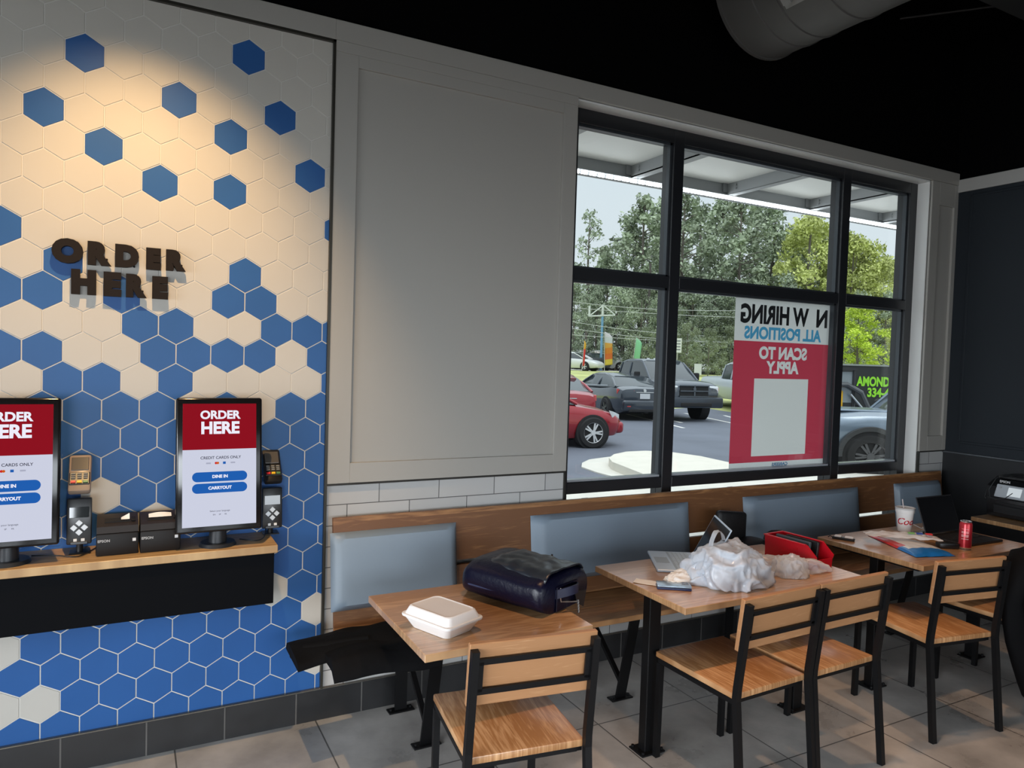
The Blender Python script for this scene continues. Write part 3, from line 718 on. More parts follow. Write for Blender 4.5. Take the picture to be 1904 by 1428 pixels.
# carry handle and open pocket at the top end
b = MB()
hp = [bw(1.0 + .10 * math.sin(PI * i / 12), -.075 + .15 * i / 12, .075 + .015 * math.sin(PI * i / 12)) for i in range(13)]
b.loft([[p + Vector((0, 0, -.018)), p + Vector((0, 0, .018)), p + axd * .006 + Vector((0, 0, .018)), p + axd * .006 + Vector((0, 0, -.018))] for p in hp]); b.build('carry_handle', mat('navy_strap', (.012, .015, .04), .4), bp)
b = MB(); b.box((0, 0, 0), (.15, .006, .10), bev=.002, M=Matrix.Translation(bw(1.012, .0, .055)) @ Matrix.Rotation(math.atan2(sd.y, sd.x), 4, 'Z')); b.build('top_pocket', NY, bp)
b = MB(); b.tube([bw(1.03, -.058, .100), bw(1.03, -.060, .070), bw(1.035, -.056, .045), bw(1.06, .0, .034), bw(1.08, .03, .030)], .003, 6)
for i in range(9): b.box(bw(1.085 + .003 * (i % 2), .034 + .0008 * i, .034 - .0062 * i), (.006, .006, .005))
b.build('zipper_chain', mat('silver_zip', (.6, .6, .6), .25, .9), bp)
b = MB()
b.prism([(-.03, 0), (.03, 0), (.012, .075), (-.02, .06)], -.004, .004); b.build('strap_tab', NY, bp, M=Matrix.Translation(bw(.52, .205, .075)) @ Matrix.Rotation(1.0, 4, 'Z') @ Matrix.Rotation(-.5, 4, 'Y'))
b = MB(); b.tube([bw(.95, .16, .03), bw(.9, .20, .05), bw(.7, .215, .06), bw(.45, .205, .065)], .018, 10, rs=[.012, .018, .018, .012]); b.build('shoulder_strap', NY, bp)
b = MB(); b.prism([(0, 0), (.075, -.01), (.06, -.075), (.02, -.055)], -.002, .002); b.build('hang_tag', BPLAST, bp, M=Matrix.Translation(bw(1.05, .03, .068)) @ Matrix.Rotation(.3, 4, 'Z'))

# ------------------------------------------------------------------ foam food box
FOAM = mat('white_foam', (.82, .81, .80), .55, bump=.05, bscale=400)
fb = empty('food_box', (1.197, -.985, TZ), math.radians(-67.6)); fb.scale = (1.13, 1.13, 1.10); tag(fb, 'white foam takeout box with closed lid on the square table', 'food box')
def rr(w, d, z, r=.02, n=6):
    out = []
    for (cx, cy, a0) in ((w / 2 - r, d / 2 - r, 0), (-w / 2 + r, d / 2 - r, 90), (-w / 2 + r, -d / 2 + r, 180), (w / 2 - r, -d / 2 + r, 270)):
        for i in range(n): a = math.radians(a0 + 90 * i / (n - 1)); out.append((cx + r * math.cos(a), cy + r * math.sin(a), z))
    return out
b = MB(); b.loft([rr(.165, .120, .001), rr(.172, .126, .006), rr(.212, .160, .040), rr(.222, .170, .0405), rr(.222, .170, .0435)]); b.build('tray', FOAM, fb)
b = MB(); b.loft([rr(.224, .172, .0445), rr(.222, .170, .048), rr(.208, .156, .049), rr(.188, .136, .072), rr(.180, .128, .0745), rr(.172, .120, .0725), rr(.166, .114, .0725)]); b.build('lid', FOAM, fb)
b = MB(); b.box((0, .087, .044), (.05, .008, .006), bev=.002); b.build('hinge_tab', FOAM, fb)

# ------------------------------------------------------------------ coat at the end of the bench
CLOTH = mat('black_cloth', (.0035, .0035, .004), .8, spec=.10, bump=.3, bscale=25)
ct_ = empty('coat', (1.15, -.36, .475)); tag(ct_, 'black coat laid over the seat at the tile end of the bench', 'coat')
def drape(nm, x0, x1, y0, y1, th, sd_, droop, over, z0=0):
    """folded cloth slab lying on the seat, drooping past the bench end and front edge"""
    n = 34; m = 18; b = MB(); rg = []
    for i in range(n):
        u = i / (n - 1); x = x0 + (x1 - x0) * u; ring = []
        for j in range(m * 2):
            top = j < m; v = (j / (m - 1)) if top else 1 - ((j - m) / (m - 1))
            wob = .02 * nz((x, v * .3, 0), 5, sd_); y = y1 + (y0 - y1) * v + wob * (1 if v > .5 else .3)
            z = z0 + th * (.25 + .75 * math.sin(PI * min(1, max(0, v))) ** .4) * (.55 + .45 * math.sin(PI * min(1, u + .12)) ** .5) * (1 if top else 0) + .002
            z += .012 * nz((x, y, 0), 9, sd_) * (1 if top else 0)
            ex = max(0, 1.02 - x); ey = max(0, -.545 - y)
            z -= over * ex * ex * 3 + ex * .10 + droop * ey
            if not top: z -= .002
            ring.append((x - 1.15, y + .36, z))
        rg.append(ring)
    b.loft(rg); o = b.build(nm, CLOTH, ct_, 70); return o
drape('coat_body', .790, 1.60, -.46, -.20, .050, 1, .1, .02)
drape('sleeve', .905, 1.36, -.600, -.38, .040, 4, .75, .05, .006)
b = MB(); b.tube([(.80 - 1.15, .36 - .285, -.022), (.85 - 1.15, .36 - .33, .004), (.93 - 1.15, .36 - .37, .020), (1.1 - 1.15, .36 - .40, .045)], .03, 12, rs=[.020, .030, .030, .012]); b.build('hood', CLOTH, ct_, 70)

# ------------------------------------------------------------------ bag on the bench
BG = mat('black_bag_nylon', (.008, .008, .009), .5, bump=.3, bscale=30)
bb_ = empty('shoulder_bag', (3.48, -.34, .4755)); tag(bb_, 'black shoulder bag with handle on the bench behind the open grey laptop', 'bag')
rg = []
for t in range(13):
    u = t / 12; x = -.20 + .40 * u; k = (math.sin(PI * min(1, max(0, u * .94 + .03)))) ** .3
    rg.append([(x, .02 + yy * k, .125 * k + zz * k + .0) for yy, zz in se(0, .22, .25, 24, 3)])
b = MB(); b.loft(rg); b.build('bag_body', BG, bb_, 60)
b = MB(); b.box((-.10, .10, .28), (.23, .05, .24), bev=.02, seg=2, ry=.12, rx=-.1); b.build('side_pocket', BG, bb_, 60)
b = MB(); b.tube([(.05, -.03, .245), (.06, -.03, .275), (.10, -.03, .288), (.18, -.03, .285), (.21, -.03, .268), (.215, -.03, .235)], .010, 8); b.build('grab_handle', mat('bag_handle', (.02, .02, .02), .3), bb_)
b = MB(); b.box((.225, -.07, .225), (.012, .010, .018), bev=.002); b.build('buckle', mat('red_buckle', (.5, .02, .03), .4), bb_)

# ------------------------------------------------------------------ open grey laptop
def laptop(name, loc, ang, w, d, lean, sh, mb, mk, label, mscr, glare=False):
    """origin: centre of hinge line, on table; base extends towards local -y; screen rises and leans to +y"""
    L = empty(name, loc, ang); tag(L, label, 'laptop')
    b = MB(); b.box((0, -d / 2, .0075), (w, d, .013), bev=.003); b.build('base', mb, L)
    q = MB(); q.box((0, -d * .38, .0147), (w * .90, d * .46, .001)); q.build('keyboard_deck', mk[1], L)
    for r_ in range(5):
        q = MB()
        for c_ in range(13): q.box((-w * .42 + (c_ + .5) * w * .84 / 13, -d * .19 - r_ * d * .085, .0158), (w * .84 / 13 - .004, d * .085 - .004, .0012))
        q.build('key_row', mk[0], L, 0)
    q = MB(); q.box((0, -d * .80, .0144), (w * .30, d * .28, .0006)); q.build('touchpad', mk[1], L)
    T = Matrix.Translation((0, .004, .010)) @ Matrix.Rotation(-lean, 4, 'X')
    q = MB(); q.box((0, 0, sh / 2 + .004), (w, .006, sh), bev=.002, M=T); lid = q.build('lid', mb, L)
    q = MB(); q.box((0, -.0034, sh / 2 + .004), (w - .012, .0006, sh - .016), M=T); q.build('screen', mscr, lid)
    q = MB(); q.box((-w * .38, .004, .009), (.03, .008, .008)); q.box((w * .38, .004, .009), (.03, .008, .008)); q.build('hinge', BPLAST, L)
    return L
LGREY = mat('laptop_grey', (.48, .58, .69), .35, .15); LKEY = mat('laptop_key', (.44, .52, .60), .4); LDECK = mat('laptop_deck', (.30, .36, .42), .4)  # bright bluish base colours stand in for sky reflected in the laptop
laptop('laptop', (2.700, -.712, TZ), math.atan2(-.86, -.51), .34, .235, math.radians(27), .228, LGREY, (LKEY, LDECK), 'open grey laptop half covered by a plastic bag on the middle table', mat('dark_screen', (.006, .006, .008), .12))
laptop('laptop', (4.600, -.800, TZ), math.radians(-1.5), .345, .245, math.radians(20), .225, mat('laptop_black', (.012, .012, .014), .38), (mat('laptop_key_black', (.02, .02, .022), .5), mat('laptop_deck_black', (.010, .010, .012), .45)), 'open black laptop beside the red can and mouse', mat('off_screen', (.003, .003, .004), .25))

# ------------------------------------------------------------------ plastic bags
BAGM = film('white_plastic_film', (.78, .84, .92), .30, .18, .18, .8, 12.)
BAGC = film('clear_plastic_film', (.85, .88, .92), .3, .45, .15, .8, 14.)
def heap(name, loc, sx, sy, sz, seed, label, m, sub=5, parent=None, rot=0, amp=1.):
    q = bmesh.new(); bmesh.ops.create_icosphere(q, subdivisions=sub, radius=1)
    for v in q.verts:
        p = v.co.copy()
        r1 = abs(nz(p, 1.7, seed)); r2 = abs(nz(p, 3.6, seed + 9)); r3 = abs(nz(p, 8, seed + 4)); r4 = nz(p, 1.1, seed + 2)
        q_ = p + Vector((nz(p, 1.3, seed + 5), nz(p, 1.3, seed + 6), nz(p, 1.3, seed + 7))) * .5; g1 = max(0, 1 - abs(nz(q_, 1.5, seed)) * 3.2); g2 = max(0, 1 - abs(nz(q_, 3.1, seed + 9)) * 3.4); g3 = max(0, 1 - abs(nz(q_, 6.5, seed + 4)) * 3.)
        k = .84 + amp * (.14 * g1 + .06 * g2 + .012 * g3) + .26 * r4
        h = max(0, p.z); e = .92 if p.z < 0 else 1
        v.co = Vector((p.x * sx * k * e, p.y * sy * k * e, max(.002, h ** .85 * sz * (k + .15) + .012 * r2 * (1 if p.z > -.3 else 0))))
    me = bpy.data.meshes.new(name); q.to_mesh(me); q.free(); finish(me, 180); me.materials.append(m)
    o = bpy.data.objects.new(name, me); COL.objects.link(o); o.location = loc; o.rotation_euler = (0, 0, rot)
    if parent: o.parent = parent
    if label: tag(o, label, 'plastic bag')
    return o
pb = empty('plastic_bag', (2.645, -.955, TZ)); tag(pb, 'crumpled white plastic carrier bag heaped over the laptop corner', 'plastic bag')
heap('bag_heap', (0.02, 0, 0), .255, .190, .155, 3, None, BAGM, 6, pb, .35)
heap('bag_fold', (-.10, .055, .004), .13, .10, .10, 21, None, BAGM, 5, pb, 1.0)
b = MB()
def loop(u, v):
    a = PI * (u * 1.15 - .08); R = .062 + .010 * (v - .5)
    p = Vector((-.02 + .075 * math.cos(a), .05 + .03 * math.cos(a), .115 + .105 * math.sin(a)))
    return p + Vector((-.3, -.8, 0)).normalized() * (v - .5) * .045 + Vector((0, 0, .006 * nz((u * 3, v, 0), 3, 1)))
b.grid(30, 7, loop); o = b.build('bag_handle', BAGM, pb, 180)
heap('plastic_bag', (2.995, -1.015, TZ), .105, .095, .085, 31, 'small clear plastic bag beside the carrier bag heap', BAGC, 5, None, .1)
heap('plastic_bag', (3.02, -.925, TZ), .235, .075, .060, 41, 'flat crumpled clear plastic bag against the red bin', BAGC, 5, None, -.65)
heap('napkin', (2.435, -.885, TZ), .125, .070, .042, 51, None, mat('napkin_paper', (.80, .79, .76), .8), 5, None, .2, .8)
tag([o for o in bpy.data.objects if o.name == 'napkin'][0], 'crumpled white paper napkin behind the stacked phones', 'napkin')
b = MB(); b.grid(8, 6, lambda u, v: (-.08 + .16 * u, -.035 + .07 * v, .0015 + .004 * abs(nz((u * 2, v * 2, 0), 2, 5)))); o = b.build('receipt_slip', mat('napkin_paper', (.80, .79, .76), .8)); o.location = (2.275, -.865, TZ); o.rotation_euler = (0, 0, -.9)
tag(o, 'white paper slip at the table edge beside the phones', 'paper')

# phones, one on the other
def phone(loc, rz, m, cam, label):
    p = empty('phone', loc, rz); tag(p, label, 'phone', 'stacked phones')
    q = MB(); q.box((0, 0, .0048), (.150, .072, .0092), bev=.003, seg=2); q.build('case', m, p)
    if cam:
        q = MB(); q.box((.050, .008, .0100), (.032, .034, .0012), bev=.0005)
        for dx, dy in ((-.007, .008), (-.007, -.008), (.008, 0)): q.cyl((.050 + dx, .008 + dy, .0104), (.050 + dx, .008 + dy, .0130), .0055, n=14)
        q.build('camera_bump', mat('camera_ring', (.25, .27, .30), .2, .7), p)
phone((2.325, -.955, TZ), math.radians(-34), mat('navy_case', (.012, .020, .075), .4), False, 'lower phone of the stack, in a navy case')
phone((2.327, -.953, TZ + .0100), math.radians(-33), mat('pale_blue_phone', (.30, .40, .50), .22, .4), True, 'upper phone of the stack, pale blue with round cameras')

# ------------------------------------------------------------------ red bin
RED = mat('red_plastic', (.46, .006, .015), .28, spec=.5)
rb = empty('storage_bin', (3.215, -.875, TZ), math.radians(4)); tag(rb, 'red open fronted plastic bin holding black devices on the middle table', 'bin')
b = MB(); w, d = .135, .29; T_ = .004
def rect(w, y0, y1, z): return [(-w / 2, y0, z), (w / 2, y0, z), (w / 2, y1, z), (-w / 2, y1, z)]
b.box((0, 0, .003), (w - .012, d - .02, .006))
for sx in (-1, 1): b.prism([(-d / 2, .002), (d / 2, .002), (d / 2 + .008, .118), (-d / 2 + .045, .118), (-d / 2 - .012, .068), (-d / 2 - .004, .045)], sx * w / 2 - .003, sx * w / 2 + .003, axis='x')
b.box((0, d / 2 + .003, .06), (w, .005, .118)); b.box((0, -d / 2 + .001, .026), (w, .005, .050)); b.build('bin_body', RED, rb, 0)
b = MB()
for sx in (-1, 1): b.box((sx * (w / 2 + .004), .025, .118), (.016, d - .05, .006), bev=.002); b.box((sx * (w / 2 + .004), .01, .06), (.003, .10, .004)); b.box((sx * (w / 2 + .004), .01, .075), (.003, .10, .004)); b.box((sx * (w / 2 + .004), -.045, .05), (.003, .004, .09))
b.box((0, d / 2 + .006, .118), (w + .02, .014, .006), bev=.002); b.build('bin_rim', RED, rb)
for i, (x, y, a, L_, lab) in enumerate(((-.026, .02, .15, .20, 'grey flat device standing in the red bin, nearer the bin side wall with ribs'), (.012, -.005, .12, .19, 'black flat device standing in the middle of the red bin'))):
    q = MB(); q.box((0, 0, .062), (.018, L_, .108), bev=.003); q.box((0, 0, .110), (.012, L_ * .86, .014), s=1)
    o = q.build('handheld_device', [mat('device_%d' % i, ((.06, .075, .085), (.012, .012, .013))[i], .3), BPLAST]); o.location = (3.215 + x, -.875 + y, TZ + .007); o.rotation_euler = (0, .12, math.radians(4) + .02); tag(o, lab, 'device', 'devices in the red bin')

# ------------------------------------------------------------------ third table things
cb_ = empty('soda_cup', (4.440, -.645, TZ)); tag(cb_, 'white foam soda cup with red script lettering and a straw', 'cup')
b = MB(); b.lathe([(.0001, .001), (.036, .001), (.0375, .004), (.050, .118), (.0535, .120), (.055, .143), (.0565, .146), (.054, .147), (.052, .140), (.048, .115), (.0001, .112)], n=40); b.build('cup_wall', mat('foam_cup', (.80, .80, .79), .5), cb_)
b = MB(); b.lathe([(.0001, .134), (.050, .134), (.0545, .139), (.0575, .147), (.0575, .150), (.051, .151), (.047, .146), (.0001, .146)], n=40); b.build('lid', film('cup_lid', (.8, .82, .83), .3, .35, .15), cb_)
b = MB(); b.tube([(-.004, .0, .10), (-.018, .010, .20)], .0035, 8); b.build('straw', mat('straw_grey', (.5, .45, .45), .4), cb_)
def wrap_text(s, size, R, z, m, parent, ang0, bold=0., sx=1., shear=0., taper=0.):
    t = text('lettering', s, size, m, parent, None, .0002, bold, sx=sx, shear=shear)
    q = bmesh.new(); q.from_mesh(t.data); bmesh.ops.subdivide_edges(q, edges=[e for e in q.edges if e.calc_length() > .006], cuts=2)
    for v in q.verts:
        r_ = R + v.co.y * taper + v.co.z + .0006; a = ang0 + v.co.x / R; v.co = Vector((r_ * math.cos(a), r_ * math.sin(a), z + v.co.y))
    q.to_mesh(t.data); q.free(); t.data.update(); return t
RS = mat('script_red', (.50, .012, .03), .45)
ang = math.atan2(-3.41 + .640, .167 - 4.452)
wrap_text('Coca', .058, .0440, .066, RS, cb_, ang + .25, .0009, 1.0, .35, .11)
# red can
cn = empty('drink_can', (4.362, -1.058, TZ)); tag(cn, 'tall red drink can beside the black laptop', 'can')
b = MB(); b.lathe([(.0001, .004), (.022, .003), (.026, .0), (.030, .010), (.0325, .014), (.0325, .143), (.028, .155)], n=36, slots=[1, 1, 1, 1, 0, 0]); b.build('can_body', [mat('can_red', (.42, .02, .03), .25, .4), mat('can_silver', (.65, .66, .68), .25, .9)], cn)
b = MB(); b.lathe([(.0282, .155), (.0290, .160), (.0275, .161), (.0262, .157), (.0001, .156)], n=36); b.lathe([(.0001, .1563), (.003, .1564), (.003, .158), (.0001, .1582)], n=10); b.build('can_lid', MATS['can_silver'], cn)
a2 = math.atan2(-3.41 + 1.058, .167 - 4.362)
CT = mat('can_print', (.75, .55, .55), .4)
for s, z, sz in (('DR', .125, .018), ('~~~~~', .104, .016), ('||||||', .088, .022), ('|| ||', .066, .022), ('-----', .050, .016)):
    pass
q = MB()
for zz, h_, n_ in ((.118, .003, 9), (.100, .012, 7), (.080, .014, 8), (.062, .004, 10)):
    for i in range(n_):
        a = a2 - .55 + 1.1 * i / n_; q.box((0, 0, 0), (.0006, .0022, h_), M=Matrix.Translation((.0328 * math.cos(a), .0328 * math.sin(a), zz)) @ Matrix.Rotation(a, 4, 'Z'))
q.build('can_stripes', CT, cn, 0)
# mouse
ms = empty('computer_mouse', (4.905, -.885, TZ), .3)
ms.location = (4.765, -.72, TZ)
q = MB(); rg = []
for t in range(11):
    u = t / 10; k = math.sin(PI * (u * .96 + .02)) ** .5; rg.append([(-.055 + .11 * u, x * k, max(.001, z * k + .018 * k)) for x, z in se(0, .064, .036, 20, 2.3)])
q.loft(rg); q.build('mouse_shell', mat('mouse_black', (.015, .016, .018), .3), ms, 60)
q = MB(); q.cyl((.028, -.004, .030), (.028, .004, .030), .008, n=14); q.build('scroll_wheel', BPLAST, ms); tag(ms, 'black computer mouse at the far side of the black laptop', 'mouse')
# usb blocks on the near corner of the table
ub = empty('cable_adapter', (3.865, -.650, TZ), math.radians(-62)); tag(ub, 'black and white adapter lying at the bare corner of the third table', 'adapter')
q = MB(); q.box((0, 0, .008), (.12, .028, .014), bev=.002); q.build('adapter_base', BPLAST, ub)
q = MB(); q.box((-.03, 0, .019), (.035, .030, .008), bev=.002); q.box((.03, .0, .019), (.045, .030, .008), bev=.002); q.build('adapter_cover', mat('white_plug', (.8, .8, .8), .35), ub)
q = MB(); q.tube([(-.06, 0, .01), (-.075, .004, .012), (-.082, -.006, .006)], .003, 6); q.build('adapter_lead', BPLAST, ub)
# charger brick and white lead
q = MB(); q.box((0, 0, .016), (.11, .05, .030), bev=.005, seg=2); o = q.build('power_brick', BPLAST); o.location = (4.285, -1.005, TZ); o.rotation_euler = (0, 0, math.radians(-30)); tag(o, 'black power brick between the snack packet and the red can', 'power brick')
q = MB(); q.tube([(0, 0, .04), (.02, -.03, .025), (.06, -.06, .006), (.10, -.04, .004), (.13, .02, .004), (.16, .03, .004)], .003, 6); o = q.build('charging_lead', mat('white_lead', (.7, .68, .66), .5)); o.location = (4.51, -.655, TZ); tag(o, 'white charging lead trailing from behind the soda cup', 'cable')
q = MB(); q.box((0, 0, .006), (.06, .018, .010), bev=.002); o = q.build('charging_plug', mat('white_plug', (.8, .8, .8), .35)); o.location = (4.50, -.72, TZ); o.rotation_euler = (0, 0, .4); tag(o, 'small white plug between the soda cup and black laptop', 'plug')
# packets
pk = empty('snack_packet', (4.06, -.92, TZ), math.radians(0)); tag(pk, 'blue and red flat packet lying under the clear one', 'packet')
PKB = mat('packet_blue', (.010, .17, .52), .3); PKR = mat('packet_red', (.55, .02, .02), .3); PKW = mat('packet_white', (.74, .75, .76), .35)
c0, c1, c2, c3 = Vector((-.155, -.145, 0)), Vector((.085, -.215, 0)), Vector((.22, .10, 0)), Vector((.045, .29, 0))
def pq(u, v): return (c0 * (1 - u) + c1 * u) * (1 - v) + (c3 * (1 - u) + c2 * u) * v
def ptop(u, v, k=1.): 
    p = pq(u, v); p.z = .003 + .030 * (math.sin(PI * u) ** .45) * (math.sin(PI * v) ** .4) * k * (1 - .55 * v) + .004 * nz((u * 3, v * 4, 0), 2, 6) * min(1, 8 * u * (1 - u)); return p
q = MB(); q.grid(26, 26, lambda u, v: ptop(u, v)); o = q.build('packet_front', [PKB], pk, 90); me = o.data; me.materials.append(PKR); me.materials.append(PKW)
for f in me.polygons:
    i = f.index // 25; j = f.index % 25; u, v = (i + .5) / 25, (j + .5) / 25
    if u < .20 and v > .35: f.material_index = 1
    elif u > .12 and v > .22: f.material_index = 2
q = MB(); q.grid(26, 26, lambda u, v: pq(u, v) + Vector((0, 0, .001))); q.build('packet_back', PKB, pk, 90)
pk2 = empty('food_pouch', (4.14, -.83, TZ + .036), math.radians(-37)); tag(pk2, 'clear pouch with small printed marks on top of the blue packet', 'packet')
q = MB(); q.grid(30, 16, lambda u, v: Vector((-.20 + .40 * u, -.055 + .11 * v, .004 + .020 * (math.sin(PI * v) ** .5) * (math.sin(PI * u) ** .5) + .010 * nz((u * 5, v * 3, 0), 2, 8)))); q.build('pouch_film', film('pouch_film', (.80, .80, .80), .2, .12, .15), pk2, 90)
for x, cc, nm in ((.04, (.2, .5, .15), 'green'), (.085, (.03, .08, .4), 'blue'), (.135, (.6, .03, .04), 'red')):
    q = MB(); q.grid(6, 4, lambda u, v, x=x: Vector((x - .018 + .036 * u, -.030 + .022 * v, .026 + .006 * v))); q.build('printed_mark', mat('mark_' + nm, cc, .5), pk2, 90)

# ------------------------------------------------------------------ inkjet printer on the last table
ip = empty('inkjet_printer', (5.66, -.765, TZ + .0005), math.radians(-90)); tag(ip, 'black inkjet printer with tilted grey touch panel on the last table', 'printer')
# local: front faces -y (world -x after the turn); width along local x (world -y .. )
PB_ = mat('printer_black', (.008, .008, .009), .28)
q = MB(); q.box((0, .02, .072), (.43, .36, .130), bev=.008, seg=2); q.build('lower_body', PB_, ip)
q = MB(); q.prism([(-.165, .1375), (.20, .1375), (.20, .255), (-.085, .255), (-.165, .215)], -.214, .214, axis='x'); q.build('scanner_body', PB_, ip, 0)
q = MB(); q.box((0, .08, .268), (.42, .24, .022), bev=.006); q.box((.05, .10, .285), (.26, .17, .014), bev=.004); q.build('scanner_lid', mat('printer_lid_black', (.012, .012, .013), .4), ip)
T = Matrix.Translation((.0, -.172, .190)) @ Matrix.Rotation(math.radians(-24), 4, 'X')
q = MB(); q.box((-.035, 0, 0), (.235, .010, .092), bev=.004, M=T); pn = q.build('control_panel', mat('panel_grey', (.40, .43, .46), .3), ip)
q = MB(); q.box((-.03, -.0056, .0), (.085, .001, .060), M=T); q.build('touch_screen', mat('panel_screen', (.1, .1, .1), .2, emit=(.65, .72, .76), estr=.75), pn)
q = MB(); q.cyl(T @ Vector((-.122, -.004, .022)), T @ Vector((-.122, -.008, .022)), .007, n=14); q.build('power_button', SIL, pn)
q = MB(); q.box((.0, -.166, .105), (.30, .010, .010), bev=.002); q.box((0, -.163, .060), (.33, .008, .060), bev=.004); q.build('paper_tray', mat('tray_black', (.015, .015, .016), .3), ip)
text('lettering', 'EPSON', .022, mat('print_white', (.6, .6, .6), .5), ip, face_y(-.12, -.1250, .2475, -.0) @ Matrix.Rotation(0, 4, 'X'), .0005, .0006)
q = MB(); q.tube([(-.20, .05, .27), (-.235, .0, .265), (-.262, -.06, .20), (-.258, -.10, .12), (-.225, -.16, .12)], .0028, 6)
q.tube([(-.05, .12, .285), (-.12, -.05, .290), (-.17, -.14, .265), (-.185, -.19, .19), (-.17, -.205, .135), (-.13, -.21, .13), (-.07, -.205, .150), (-.03, -.2, .19)], .0028, 6); q.build('power_cord', BPLAST, ip)

# ------------------------------------------------------------------ jacket over the last chair
jk = empty('jacket', (4.42, -1.44, 0)); tag(jk, 'black jacket hanging to the floor over the back of a chair', 'jacket')
prof = [(.865, 4.30, 4.66), (.845, 4.17, 4.74), (.80, 4.125, 4.78), (.72, 4.09, 4.80), (.62, 4.065, 4.82), (.52, 4.08, 4.82), (.40, 4.12, 4.82), (.28, 4.18, 4.80), (.16, 4.25, 4.78), (.07, 4.33, 4.74), (.05, 4.40, 4.70)]
rg = []
for z, xa, xb in prof:
    th = .05 if z > .85 else .16; cx = (xa + xb) / 2; w = xb - xa
    ring = []
    for i in range(40):
        a = 2 * PI * i / 40; c_, s_ = math.cos(a), math.sin(a)
        x = abs(c_) ** .75 * (1 if c_ >= 0 else -1) * w / 2; y = abs(s_) ** .8 * (1 if s_ >= 0 else -1) * th / 2
        n_ = .018 * math.sin(x * 34 + z * 3) * (1 if s_ < 0 else .3)
        ring.append((cx + x - 4.45, y + n_ - (.02 if z < .8 else 0), z))
    rg.append(ring)
q = MB(); q.loft(rg); q.build('jacket_body', CLOTH, jk, 70)
q = MB(); q.tube([(-.26, -.08, .78), (-.31, -.11, .62), (-.27, -.12, .45), (-.20, -.12, .30)], .05, 12, rs=[.05, .055, .05, .04]); q.build('sleeve', CLOTH, jk, 70)

# ------------------------------------------------------------------ ceiling duct
DU = mat('grey_duct_paint', (.085, .082, .078), .55)
du = empty('air_duct', (3.50, -.20, 3.99)); tag(du, 'large round grey spiral air duct under the black ceiling', 'duct')
q = MB(); R = .385; Ln = 4.6; n = 56; prof = [(R * .93, 0), (R, .02)]; 
rings = []
ys = [0.0, .012, .03]
seams = [.22, .36, .62, .92, 1.24, 1.58, 1.94, 2.3, 2.7, 3.1, 3.5, 3.9, 4.3]
rr_ = [(0, R * .97), (.0, R + .008), (.02, R + .008), (.022, R)]
for s_ in seams: rr_ += [(s_ - .012, R), (s_ - .008, R + .006), (s_ + .008, R + .006), (s_ + .012, R)]
rr_ += [(Ln, R)]
for yy, r_ in rr_: rings.append([(r_ * math.cos(2 * PI * i / n), -yy, r_ * math.sin(2 * PI * i / n)) for i in range(n)])
q.loft(rings); q.build('duct_shell', DU, du, 25)
for yy in (1.3, 3.4):
    q = MB(); q.tube([((R + .012) * math.cos(2 * PI * i / 40), -yy, (R + .012) * math.sin(2 * PI * i / 40)) for i in range(40)], .006, 6, closed=True); q.cyl((0, -yy, R), (0, -yy, .308), .006, n=8); q.build('hanger_strap', DU, du)
q = MB(); q.box((0, 0, 0), (.12, .12, .006)); q.box((0, 0, -.03), (.05, .05, .05)); o = q.build('sensor_plate', mat('grey_plate', (.25, .25, .24), .5), du); o.location = (-.28, -.46, -.275); o.rotation_euler = (0, .75, 0)
q = MB(); q.box((0, 0, 0), (1.6, .14, .20), bev=.004); o = q.build('ceiling_beam', mat('beam_black', (.02, .02, .02), .6)); o.location = (5.08, -.80, 4.15); struct(o)
q = MB(); q.cyl((5.05, -.02, 4.288), (5.87, -1.0, 4.288), .010, n=10); o = q.build('conduit_pipe', mat('conduit_grey', (.02, .02, .02), .5)); tag(o, 'thin dark conduit pipe crossing below the black ceiling', 'pipe')

# ------------------------------------------------------------------ outside: ground
GZ = -.12
ASPH = mat('asphalt', (.125, .140, .175), .75, var=.12, vscale=.7, bump=.1, bscale=60)
def terrain(x, y):
    s = x * .56 + y * .83
    if s < 26: return GZ
    if s < 40: return GZ + (s - 26) / 14 * .95
    return .83 + (s - 40) * .001
q = MB()
q.grid(64, 40, lambda u, v: (lambda X, Y: Vector((X, Y, terrain(X, Y))))(-14 + 84 * u, .33 + 90 * v))
gr = q.build('ground', [ASPH, mat('verge_grass', (.42, .45, .17), .9, var=.3, vscale=.8), mat('far_concrete', (.55, .54, .50), .8), mat('forest_floor', (.05, .06, .03), .9)])
for f in gr.data.polygons:
    s = f.center.x * .56 + f.center.y * .83; px = f.center.x * .83 - f.center.y * .56
    f.material_index = 0 if s < 26 else (1 if s < 56 else (2 if s < 66 and px < 8 else 3))
struct(gr)
CONC = mat('pale_concrete', (.62, .60, .54), .85, var=.05, vscale=3, bump=.1, bscale=90)
q = MB(); q.box((6, 2.80, -.09), (36, 4.9, .10)); struct(q.build('sidewalk', CONC, smooth=0))
q = MB()
ap = [(7.05, 5.3), (7.02, 6.35), (7.10, 6.95), (7.38, 7.35), (7.76, 7.68), (8.3, 7.86), (8.9, 7.9), (9.5, 7.6), (9.9, 6.9), (9.8, 5.3)]
q.prism([(x, y) for x, y in ap], GZ - .02, GZ + .022, axis='z'); struct(q.build('curb_apron', CONC, smooth=0))
q = MB(); isl = [(7.12, 5.28), (7.30, 6.0), (7.42, 6.50), (7.66, 6.93), (8.04, 7.30), (8.50, 7.54), (8.96, 7.55), (9.34, 7.29), (9.52, 6.64), (9.4, 5.28)]
q.prism(isl, GZ, .04, axis='z'); struct(q.build('curb_island', mat('pale_island_concrete', (.66, .63, .55), .85, var=.04, vscale=4), smooth=0))
PAINT = mat('parking_line_paint', (.75, .75, .72), .7)
q = MB()
